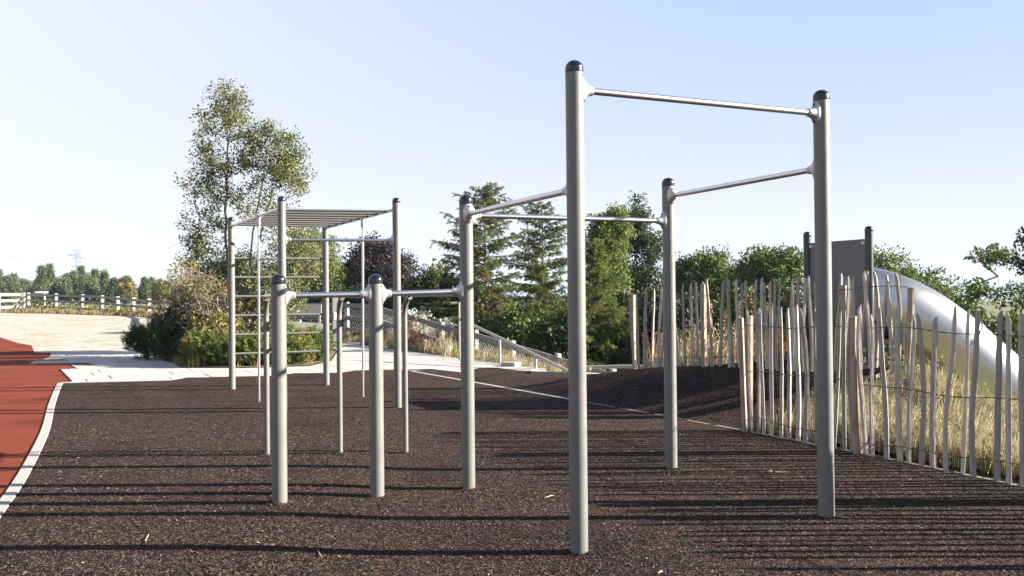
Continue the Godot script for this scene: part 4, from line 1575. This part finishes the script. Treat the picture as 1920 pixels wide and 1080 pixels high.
	meadow("ochre_grass", "ochre dry grass between the junipers in the bed", PackedVector2Array([Vector2(-7.7, 19.6), Vector2(-6.9, 18.05), Vector2(-5.6, 17.85), Vector2(-4.4, 18.25), Vector2(-4.2, 19.7), Vector2(-7, 20.5)]), 9, short, [Color(0.36, 0.25, 0.1), Color(0.42, 0.3, 0.12), Color(0.3, 0.18, 0.08), Color(0.25, 0.22, 0.07)], 71, 1.2)
	# tall dry grass inside the front paling fence
	var inside := PackedVector2Array([on_strip(3.4, 0.16), on_strip(6.4, 0.2), Vector2(4.9, 4.4), Vector2(6.4, 4.4), Vector2(7.6, 8.0), on_strip(6.0, 3.4), on_strip(3.55, 2.6)])
	struct("dry_ground", sheet(inside, 0.5, 0.0), M.straw, "straw covered ground behind the front paling fence")
	meadow("dry_grass", "tall golden dry grass behind the front paling fence", inside, 130, tuft, DRY, 72, 0.66)
	meadow("low_dry_grass", "matted straw and short grass under the tall golden grass", inside, 130, short, DRY, 73, 0.75)
	var foot := PackedVector2Array([on_strip(3.3, 0.08), on_strip(6.4, 0.1), on_strip(6.4, 0.35), on_strip(3.3, 0.4)])
	meadow("fence_foot_grass", "thin dry grass at the foot of the front paling fence", foot, 60, short, [Color(0.3, 0.27, 0.1), Color(0.2, 0.22, 0.06), Color(0.42, 0.35, 0.18)], 74, 0.7)
	# bank between path and netted fence
	var bank := PackedVector2Array([on_strip(-4.4, 2.45), on_strip(-15.2, 2.45), Vector2(-4.6, 27.5), Vector2(-5.9, 27.8), Vector2(-8.6, 28.8), Vector2(-9, 30.2), Vector2(-4.4, 28.2), on_strip(-10, 3.8), on_strip(-2, 3.8)])
	meadow("bank_grass", "golden grass on the bank between path and netted fence", bank, 70, tuft, DRY, 75, 1.05)
	meadow("bank_weeds", "green and yellow weeds among the bank grass", bank, 7, leaf_sprig(12, 26, 0.2, 0.09, 0.045), [Color(0.14, 0.15, 0.04), Color(0.25, 0.21, 0.05), Color(0.09, 0.11, 0.03)], 76, 1.1, "weeds")
	var dock := dock_tuft(9)
	meadow("red_dock", "rust red seeded dock stems on the bank by the netted fence", PackedVector2Array([on_strip(-13.5, 2.7), on_strip(-10.2, 2.7), on_strip(-10.2, 3.5), on_strip(-13.5, 3.5)]), 26, dock, [Color(0.2, 0.075, 0.04), Color(0.27, 0.12, 0.06), Color(0.16, 0.07, 0.04)], 77, 1.0, "weeds")
	# behind the mound
	var rear := PackedVector2Array([on_strip(-1.2, 2.3), on_strip(1.9, 2.3), on_strip(2.2, 3.6), on_strip(-1.2, 4.0)])
	meadow("rear_grass", "dry grass behind the second paling fence", rear, 70, tuft, DRY, 78, 1.4)
	meadow("rear_red_weeds", "rust red and tan seeded weeds behind the second paling fence", rear, 24, dock, [Color(0.22, 0.085, 0.045), Color(0.3, 0.16, 0.09), Color(0.4, 0.3, 0.2)], 79, 0.9, "weeds")
	# foot of the far fence
	meadow("field_grass", "straw coloured grass along the foot of the field fence", PackedVector2Array([Vector2(-44, 53.5), Vector2(-32, 52.2), Vector2(-26.5, 49.8), Vector2(-21, 46.3), Vector2(-17.8, 43.5), Vector2(-11, 32), Vector2(-9, 30), Vector2(-9.5, 33), Vector2(-16, 45), Vector2(-23, 54), Vector2(-40, 60)]), 9, blade_tuft(6, 26, 0.26, 0.5, 0.022), [Color(0.24, 0.2, 0.1), Color(0.3, 0.25, 0.14), Color(0.15, 0.15, 0.06), Color(0.2, 0.16, 0.09)], 80, 0.85)
	meadow("field_weeds", "low green weeds climbing through the field fence", PackedVector2Array([Vector2(-44, 54), Vector2(-32, 53.5), Vector2(-26.5, 51.2), Vector2(-21, 47.3), Vector2(-18, 46), Vector2(-23, 54), Vector2(-40, 60)]), 1.6, leaf_sprig(13, 40, 0.45, 0.16, 0.08), [Color(0.12, 0.13, 0.04), Color(0.19, 0.17, 0.05), Color(0.08, 0.1, 0.03)], 81, 1.1, "weeds")

func shrub(px: float, py: float, half: float, z: float, sd: int, cols: Array, label: String, leaf: Mesh, called := "shrub") -> void:
	# a bush as seen at a bearing: px, py are where its top shows, half its half width, at depth z
	var s := 1613.0 / z
	var x := (px - 960.0) / s
	var top := EYE + (554.0 - 0.0096 * (px - 960.0) - py) / s
	var at := P(x, z)
	var w := half / s
	var h := top - at.y
	var n := clampi(int(w * h * 60), 60, 210)
	plant(called, label, "bush", "bushes beyond the fences", at, sd, [[0, at.y + h * 0.6, 0, w, h * 0.42, w * 0.8, n], [-w * 0.45, at.y + h * 0.42, 0.1, w * 0.6, h * 0.36, w * 0.6, n / 2], [w * 0.4, at.y + h * 0.38, 0.15, w * 0.65, h * 0.34, w * 0.6, n / 2]], [[Vector3(0, -0.1, 0), Vector3(0, h * 0.3, 0)]],
		{"leaf": leaf, "cols": cols, "per": 8, "spread": 0.17, "twig": 0.005, "rmax": 0.06, "step": 0.3, "twigs": 40, "size": 1.15})

func beyond() -> void:
	var leaf := leaf_sprig(21, 12, 0.15, 0.11, 0.055)
	var big := leaf_sprig(22, 14, 0.2, 0.14, 0.07)
	# larches
	larch("taller larch with bare lower limbs right of the short corner post", P(-1.05, 32), 1, 5.62 - H(-1.05, 32), 2.75, {"cols": LARCH, "count": 125, "low": 0.16, "twigs": 6, "bare": 0.22, "taper": 0.55})
	larch("slimmer larch between the first larch and the tall front post", P(1.25, 34), 2, 5.15 - H(1.25, 34), 2.4, {"cols": LARCH, "count": 115, "low": 0.12, "twigs": 6, "bare": 0.2, "taper": 0.55})
	larch("dense bright larch behind the tall front post", P(2.25, 23), 3, 2.95 - H(2.25, 23), 1.3, {"cols": [Color(0.12, 0.155, 0.03), Color(0.16, 0.185, 0.04), Color(0.09, 0.125, 0.025)], "count": 120, "low": 0.04, "twigs": 6, "bare": 0.05, "twig_len": 1.15, "droop": 1.3, "girth": 0.07})
	larch("low bushy young larch in front of the slim larch", P(0.95, 25.5), 4, 2.35 - H(0.95, 25.5), 1.7, {"cols": [Color(0.10, 0.125, 0.03), Color(0.14, 0.15, 0.04), Color(0.075, 0.1, 0.025)], "count": 90, "low": 0.05, "twigs": 5, "bare": 0.1, "droop": 1.2, "girth": 0.06})
	larch("young yellow-green larch at the foot of the taller larch", P(-0.6, 27.5), 5, 1.75 - H(-0.6, 27.5), 1.5, {"cols": [Color(0.12, 0.125, 0.035), Color(0.16, 0.145, 0.045), Color(0.08, 0.095, 0.025)], "count": 80, "low": 0.05, "twigs": 5, "bare": 0.1, "droop": 1.1, "girth": 0.06})
	# pine-like tree with sky showing through
	plant("airy_pine", "dark airy pine with bare sky gaps left of the fourth post", "tree", "", P(5.25, 38), 90, [
		[0.35, 4.8, 0, 0.45, 0.9, 0.5, 40], [-0.5, 4.0, 0, 0.7, 0.8, 0.7, 70], [0.7, 3.5, 0, 0.75, 0.8, 0.7, 70], [-0.8, 2.7, 0, 0.9, 0.8, 0.8, 80], [0.5, 2.1, 0, 1.1, 0.7, 0.8, 80], [-0.3, 0.9, 0, 1.5, 0.9, 1.0, 110]],
		[[Vector3(0, -0.2, 0), Vector3(0.1, 3.0, 0), Vector3(0.3, 7.0, 0)]], {"leaf": leaf, "cols": DARK + [Color(0.06, 0.08, 0.03)], "per": 6, "spread": 0.17, "twig": 0.008, "rmax": 0.13, "step": 0.35})
	plant("yellow_green_tree", "yellow-green tree just left of the airy pine", "tree", "trees beyond the fences", P(3.95, 36), 91, [[0, 3.6, 0, 0.75, 1.2, 0.8, 110], [0.5, 4.3, 0, 0.5, 0.7, 0.5, 45], [-0.1, 1.9, 0, 0.9, 1.0, 0.8, 100]], [[Vector3(0, -0.2, 0), Vector3(0, 3.0, 0)]],
		{"leaf": leaf, "cols": BRIGHT, "per": 8, "spread": 0.18, "twig": 0.006, "rmax": 0.1})
	plant("broadleaf_tree", "round green tree showing right of the fourth post", "tree", "trees beyond the fences", P(9.0, 40), 92, [[0, 2.3, 0, 1.3, 1.2, 1.1, 150], [-0.9, 2.0, 0, 0.8, 1.0, 0.8, 80], [0.9, 1.6, 0, 1.0, 1.0, 0.8, 80], [0, 0.4, 0, 1.8, 1.2, 1.0, 100]], [[Vector3(0, -0.2, 0), Vector3(0, 3.0, 0)]],
		{"leaf": big, "cols": MID, "per": 5, "spread": 0.2, "twig": 0.007, "rmax": 0.12})
	plant("broadleaf_tree", "green tree just left of the dark slide tower", "tree", "trees beyond the fences", P(10.6, 36), 93, [[0, 2.2, 0, 1.0, 1.1, 0.9, 120], [0.9, 2.4, 0, 0.8, 0.9, 0.8, 80], [-0.7, 1.6, 0, 0.9, 0.9, 0.8, 80], [0, 0.3, 0, 1.6, 1.2, 1.0, 100]], [[Vector3(0, -0.2, 0), Vector3(0, 3.0, 0)]],
		{"leaf": big, "cols": MID, "per": 5, "spread": 0.2, "twig": 0.007, "rmax": 0.12})
	plant("broadleaf_tree", "pale green tree rising behind the steel slide", "tree", "trees beyond the fences", P(13.6, 30), 94, [[-0.5, 1.9, 0, 1.0, 1.0, 0.9, 130], [0.6, 1.3, 0, 1.1, 0.9, 0.9, 120], [1.7, 0.7, 0, 1.0, 0.8, 0.8, 90], [0, 0.0, 0, 2.0, 1.2, 1.0, 130]], [[Vector3(0, -0.2, 0), Vector3(0, 2.6, 0)]],
		{"leaf": leaf, "cols": BRIGHT + MID, "per": 5, "spread": 0.17, "twig": 0.006, "rmax": 0.12})
	plant("gnarled_tree", "gnarled open tree with dark crooked limbs at the right edge", "tree", "", P(13.75, 24), 95, [[-0.5, 2.35, 0, 0.5, 0.25, 0.4, 9], [0.05, 2.45, 0, 0.35, 0.22, 0.4, 7], [-0.65, 1.5, 0, 0.5, 0.22, 0.4, 11], [0.35, 1.35, 0, 0.4, 0.3, 0.5, 9], [0.3, 0.3, 0, 0.8, 0.55, 0.7, 45], [-0.6, 0.0, 0.2, 0.8, 0.5, 0.6, 45]],
		[[Vector3(0, -0.2, 0), Vector3(0.14, 1.5, 0), Vector3(0.02, 2.4, 0), Vector3(-0.25, 3.0, 0), Vector3(-0.2, 3.6, 0), Vector3(-0.5, 4.0, 0)], [Vector3(0.02, 2.4, 0), Vector3(-0.35, 2.85, 0.05), Vector3(-0.75, 3.0, 0)], [Vector3(-0.1, 2.7, 0), Vector3(0.15, 3.4, 0), Vector3(0.08, 3.9, 0)]], {"leaf": leaf, "cols": MID, "per": 4, "spread": 0.11, "twig": 0.011, "rmax": 0.085, "crook": 0.3, "twigs": 60})
	plant("edge_tree", "leafy branch ends of a tree cut by the right edge of the photo", "tree", "trees beyond the fences", P(14.6, 22.5), 96, [[-0.95, 2.85, 0, 0.4, 0.18, 0.4, 9], [-1.0, 2.1, 0, 0.45, 0.16, 0.4, 9], [0.6, 2.8, 0, 0.9, 0.9, 0.8, 50]], [[Vector3(0.5, -0.2, 0), Vector3(0.6, 4.6, 0)]],
		{"leaf": leaf, "cols": DARK, "per": 4, "spread": 0.1, "twig": 0.008, "rmax": 0.1})
	plant("copper_tree", "dark purple-leaved copper tree behind the right half of the climbing frame", "tree", "", P(-9.95, 62), 97, [[0, 3.4, 0, 2.0, 1.85, 1.7, 170], [-1.55, 2.5, 0, 1.4, 1.4, 1.4, 100], [1.55, 2.8, 0, 1.4, 1.55, 1.4, 100], [0.15, 4.95, 0, 1.4, 0.75, 0.9, 40], [2.3, 3.7, 0, 0.6, 0.5, 0.6, 14], [0, 1.1, 0, 2.8, 1.2, 1.5, 140]], [[Vector3(0, -0.2, 0), Vector3(0, 3.6, 0)]],
		{"leaf": big, "cols": [Color(0.027, 0.02, 0.023), Color(0.04, 0.025, 0.026), Color(0.02, 0.018, 0.02), Color(0.065, 0.04, 0.028)], "per": 5, "spread": 0.3, "twig": 0.012, "rmax": 0.18, "size": 1.3, "twigs": 160, "twig_len": 2.0})
	# bushes
	shrub(815, 507, 52, 36, 101, DARK + [Color(0.2, 0.2, 0.03)], "dark bush with yellow-green top beside the short corner post", leaf)
	shrub(885, 545, 45, 33, 102, DARK, "dark bush at the foot of the taller larch", leaf)
	shrub(590, 520, 55, 44, 103, DARK, "dark hedge-like bush behind the timber bench", leaf)
	shrub(665, 545, 50, 35, 104, DARK, "low dark bush under the copper tree, left side", leaf)
	shrub(745, 550, 50, 34, 105, DARK, "low dark bush under the copper tree, right side", leaf)
	shrub(905, 590, 45, 26, 106, OLIVE, "olive bush right behind the netted fence near the handrail", leaf)
	shrub(975, 580, 50, 25, 107, MID, "green bush right of the olive one behind the netted fence", leaf)
	shrub(1050, 600, 50, 23, 108, DARK, "dark bush behind the lowest stretch of the netted fence", leaf)
	shrub(1175, 545, 50, 27, 109, DARK, "dark bush left of the second paling fence's end", leaf)
	shrub(1235, 548, 45, 24, 110, [Color(0.06, 0.07, 0.035), Color(0.09, 0.1, 0.05), Color(0.045, 0.055, 0.03)], "grey-green bush behind the left end of the second paling fence", leaf)
	shrub(1310, 560, 48, 23, 111, DARK, "dark bush behind the middle of the second paling fence", leaf)
	shrub(1390, 545, 50, 25, 112, MID, "green bush behind the middle slats near the front fence post", leaf)
	shrub(1470, 545, 50, 24, 113, DARK, "dark bush just left of the slide tower", leaf)
	shrub(1560, 560, 50, 24, 114, MID, "green bush behind the slide tower panel", leaf)
	shrub(1740, 690, 40, 12.6, 115, [Color(0.2, 0.2, 0.04), Color(0.14, 0.15, 0.035), Color(0.28, 0.25, 0.06)], "small yellow-green bush in the shade under the slide", leaf_sprig(23, 9, 0.08, 0.06, 0.035))
	shrub(1800, 580, 75, 22, 116, MID, "green bush behind the lower part of the slide", leaf)
	shrub(1900, 600, 60, 20, 117, MID, "green bush under the gnarled tree at the right", leaf)
	shrub(2000, 520, 80, 23, 120, MID, "green bush just past the right edge beyond the slide end", leaf)
	shrub(2150, 500, 100, 25, 121, DARK, "dark bush past the right edge beyond the slide end", leaf)
	shrub(772, 587, 20, 30.0, 118, [Color(0.6, 0.6, 0.58), Color(0.5, 0.52, 0.46), Color(0.1, 0.12, 0.05)], "white-flowering bush behind the upper netted fence", leaf_sprig(24, 9, 0.1, 0.07, 0.06))
	shrub(845, 611, 20, 28.0, 119, [Color(0.6, 0.6, 0.58), Color(0.5, 0.52, 0.46), Color(0.1, 0.12, 0.05)], "white-flowering bush behind the netted fence by the handrail top", leaf_sprig(24, 9, 0.1, 0.07, 0.06))
	# trees beyond the field, cypress-like and hazy
	var far := leaf_sprig(25, 16, 0.32, 0.24, 0.12)
	var row := [[-6, 500, 22, 118, 1], [18, 508, 18, 112, 0], [45, 520, 24, 120, 0], [78, 497, 20, 115, 1], [92, 492, 17, 122, 1], [118, 512, 18, 118, 0], [134, 502, 20, 125, 0], [152, 496, 16, 130, 1], [162, 508, 24, 116, 0], [178, 502, 17, 124, 1], [195, 507, 14, 120, 1], [213, 519, 12, 118, 1], [236, 511, 16, 115, 2], [272, 517, 12, 120, 1], [284, 519, 11, 124, 1], [303, 521, 16, 112, 2], [255, 538, 18, 122, 0], [322, 532, 16, 118, 0]]
	var names := ["leftmost tree of the far row, cut by the edge", "pale pointed tree second from the left edge in the far row", "low round tree right of the pale pointed one", "left of the twin pointed trees in the far row", "right of the twin pointed trees in the far row", "tree filling the gap between twin points and pylon", "dark round tree left below the pylon", "pointed tree directly below the pylon", "broad pale tree in front of the pylon foot", "pointed tree right of the pylon", "slim tree second right of the pylon", "small slim tree left of the amber-tinted tree", "amber-tinted tree standing by itself in the far row", "left of the two slim dark trees at the row's right end", "right of the two slim dark trees at the row's right end", "amber-tinted round tree next to the reddish shrub", "low tree in the gap right of the lone amber tree", "low tree half hidden by the reddish shrub"]
	for i in row.size():
		var q: Array = row[i]
		var z: float = q[3]
		var s := 1613.0 / z
		var x: float = (q[0] - 960.0) / s
		var top: float = EYE + (554.0 - 0.0096 * (q[0] - 960.0) - q[1]) / s
		var at := P(x, z)
		var w: float = q[2] / s * 0.85
		var h := top - at.y - 0.3
		var lobes := [[0, at.y + h * 0.3, 0, w * 0.9, h * 0.3, w, 60], [0, at.y + h * 0.52, 0, w * 0.62, h * 0.25, w * 0.62, 45], [0.1, at.y + h * 0.73, 0, w * 0.32, h * 0.2, w * 0.32, 24], [0, at.y + h * 0.92, 0, w * 0.1, h * 0.1, w * 0.1, 7]]
		if q[4] != 1:
			lobes = [[0, at.y + h * 0.55, 0, w, h * 0.42, w, 80], [w * 0.4, at.y + h * 0.3, 0, w * 0.8, h * 0.3, w * 0.7, 30], [-w * 0.5, at.y + h * 0.35, 0, w * 0.7, h * 0.3, w * 0.7, 30]]
		plant("far_tree", names[i], "tree", "row of trees beyond the field fence", at, 200 + i, lobes, [[Vector3(0, -0.3, 0), Vector3(0, h * 0.6, 0)]],
			{"leaf": far, "cols": [[Color(0.105, 0.133, 0.063), Color(0.140, 0.168, 0.084), Color(0.077, 0.105, 0.049)], [Color(0.084, 0.119, 0.049), Color(0.126, 0.154, 0.070), Color(0.063, 0.091, 0.042)], [Color(0.154, 0.161, 0.056), Color(0.224, 0.182, 0.063), Color(0.098, 0.126, 0.049)]][q[4]], "per": 8, "spread": 0.16, "twig": 0.02, "rmax": 0.25, "step": 0.9, "size": 0.9})
	# a white board on a post behind the field fence
	var wb := thing("white_board", "white flat board on a post just behind the field fence", "board", P(-32.0, 58.5))
	var m := MB.new()
	m.box(Transform3D(Basis(Vector3.UP, 0.3), Vector3(0, 1.12, 0)), Vector3(0.75, 0.1, 0.3), 0.02)
	obj("board", m, M.white, wb)
	var m2 := MB.new()
	m2.box(Transform3D(Basis(), Vector3(0.2, 0.4, 0)), Vector3(0.08, 1.34, 0.08), 0.01)
	obj("post", m2, M.white, wb)
	pylon()

func strut(mb: MB, a: Vector3, b: Vector3, w: float) -> void:
	mb.tube([a, b], w, 4, false)

func pylon() -> void:
	var z := 900.0
	var x := -453.0
	var base := P(x, z)
	var t := thing("electricity_pylon", "pale lattice electricity pylon on the skyline above the far trees", "pylon", base)
	var mb := MB.new()
	var top := 53.5 - base.y
	for k in 9:
		var f0 := k / 9.0
		var f1 := (k + 1) / 9.0
		var w0 := lerpf(7.5, 4.6, f0)
		var w1 := lerpf(7.5, 4.6, f1)
		for c in [[-1, -1], [1, -1], [1, 1], [-1, 1]]:
			strut(mb, Vector3(c[0] * w0, top * f0, c[1] * w0 * 0.6), Vector3(c[0] * w1, top * f1, c[1] * w1 * 0.6), 0.26)
		for s in [-1, 1]:
			strut(mb, Vector3(-w0, top * f0, s * w0 * 0.6), Vector3(w1, top * f1, s * w1 * 0.6), 0.16)
			strut(mb, Vector3(w0, top * f0, s * w0 * 0.6), Vector3(-w1, top * f1, s * w1 * 0.6), 0.16)
			strut(mb, Vector3(-w1, top * f1, s * w1 * 0.6), Vector3(w1, top * f1, s * w1 * 0.6), 0.18)
	obj("tower", mb, M.pylon, t)
	var arm := MB.new()
	for s in [-0.5, 0.5]:
		strut(arm, Vector3(-13, top - 5.0, 0), Vector3(0, top - 6.5, s), 0.35)
		strut(arm, Vector3(0, top - 6.5, s), Vector3(14, top - 11.5, 0), 0.35)
		strut(arm, Vector3(-13, top - 4.9, 0), Vector3(0, top - 4.6, s), 0.25)
	obj("cross_arm", arm, M.pylon, t)
	for k in 2:
		var w := MB.new()
		var pts := []
		for i in 15:
			var f := i / 14.0
			pts.append(base + Vector3(-13 - 240 * f, top - 5.0 - 3.5 * k + 14.0 * f - 22.0 * f * (1 - f), -40.0 * f + 3.0 * k))
		w.tube(pts, 0.12, 4, false)
		tag(obj("power_cable", w, M.pylon), ["upper power cable hanging left from the pylon", "lower power cable hanging left from the pylon"][k], "cable", "power cables at the pylon")

func bits() -> void:
	var r := RandomNumberGenerator.new()
	r.seed = 99
	var spots := [[1.56, 7.42, 0.07, 0.008, "smaller pale wood chip left of the larger chip near the fourth post"], [2.14, 6.86, 0.12, 0.011, "larger pale wood chip lying near the right tall post"], [2.05, 6.9, 0.035, 0.009, "pale crumb of wood touching the larger wood chip"], [-1.08, 4.78, 0.15, 0.003, "thin straw lying on the rubber left of the nearest tall post"], [0.25, 6.15, 0.09, 0.003, "thin straw behind the nearest tall post"], [0.75, 4.45, 0.035, 0.005, "tiny white chip right in front of the nearest tall post"], [-2.15, 5.05, 0.16, 0.003, "curled straw on the rubber near the left kerb"]]
	for q in spots:
		var mb := MB.new()
		var d := Vector3(1, 0, 0).rotated(Vector3.UP, r.randf() * TAU)
		var c := Vector3(0, q[3] + 0.016, 0)
		mb.tube([c - d * q[2] / 2, c - d * q[2] * 0.15 + Vector3(0, 0.004, 0.004), c + d * q[2] * 0.2, c + d * q[2] / 2], [q[3] * 0.6, q[3], q[3] * 0.9, q[3] * 0.4], 6)
		tag(obj("straw" if q[3] < 0.005 else "wood_chip", mb, M.chip, null, P(q[0], q[1])), q[4], "debris", "bits lying on the rubber")
	meadow("moss", "thin yellow-green moss on the rubber near the left kerb", PackedVector2Array([Vector2(-3.75, 6.9), Vector2(-2.9, 5.4), Vector2(-2.3, 5.6), Vector2(-2.7, 7.6), Vector2(-3.9, 8.0)]), 60, blade_tuft(15, 14, 0.012, 0.16, 0.007), [Color(0.13, 0.14, 0.05), Color(0.1, 0.12, 0.045), Color(0.16, 0.14, 0.07)], 85, 1.0, "moss")
	# loose shreds standing proud of the rubber
	var sm := MB.new()
	sm.box(Transform3D(Basis(), Vector3.ZERO), Vector3(0.024, 0.003, 0.0045))
	var xf := []
	var cols := []
	for k in 38000:
		var z := 3.6 + 6.5 * pow(r.randf(), 1.35)
		var x := r.randf_range(-0.62, 0.62) * (z + 0.4)
		if across(x, z) > -0.15 or x < -3.42 - (z - 5.7) * 0.485 + 0.15:
			continue
		var b := Basis(Vector3.UP, r.randf() * TAU) * Basis(Vector3(0, 0, 1), r.randfn() * 0.35) * Basis(Vector3(1, 0, 0), r.randfn())
		xf.append(Transform3D(b.scaled(Vector3.ONE * r.randf_range(0.4, 1.0)), P(x, z, 0.0135)))
		cols.append(pick([Color(0.06, 0.046, 0.039), Color(0.042, 0.034, 0.031), Color(0.083, 0.056, 0.049), Color(0.115, 0.096, 0.08), Color(0.031, 0.027, 0.028)], r, r.randf_range(0.7, 1.3)) if r.randf() > 0.005 else Color(0.3, 0.27, 0.23))
	for q in [[0.362, 4.83, 0.0508], [2.01, 5.55, 0.0508], [1.303, 7.13, 0.0508], [-0.34, 6.452, 0.0508], [-0.98, 6.176, 0.0508], [-1.604, 5.904, 0.0508], [-0.985, 7.87, 0.0245], [-1.56, 7.75, 0.0245], [-2.2, 7.69, 0.0245]]:
		for k in 170:  # crumbs banked up against the foot of each post
			var a := r.randf() * TAU
			var d: float = q[2] + 0.001 + 0.045 * pow(r.randf(), 1.8)
			var b := Basis(Vector3.UP, r.randf() * TAU) * Basis(Vector3(0, 0, 1), r.randfn() * 0.5) * Basis(Vector3(1, 0, 0), r.randfn())
			xf.append(Transform3D(b.scaled(Vector3.ONE * r.randf_range(0.5, 0.95)), P(q[0] + cos(a) * d, q[1] + sin(a) * d, 0.013 + 0.012 * r.randf() * (1.0 - (d - q[2]) / 0.05))))
			cols.append(pick([Color(0.06, 0.046, 0.039), Color(0.042, 0.034, 0.031), Color(0.083, 0.056, 0.049)], r, r.randf_range(0.7, 1.2)))
	var shred := std(Color.WHITE, 0.85)
	shred.vertex_color_use_as_albedo = true
	shred.metallic_specular = 0.25
	tag(scatter("rubber_shreds", sm.mesh(), shred, xf, cols), "loose rubber shreds and pale crumbs on the rubber surface", "litter", "", "stuff")
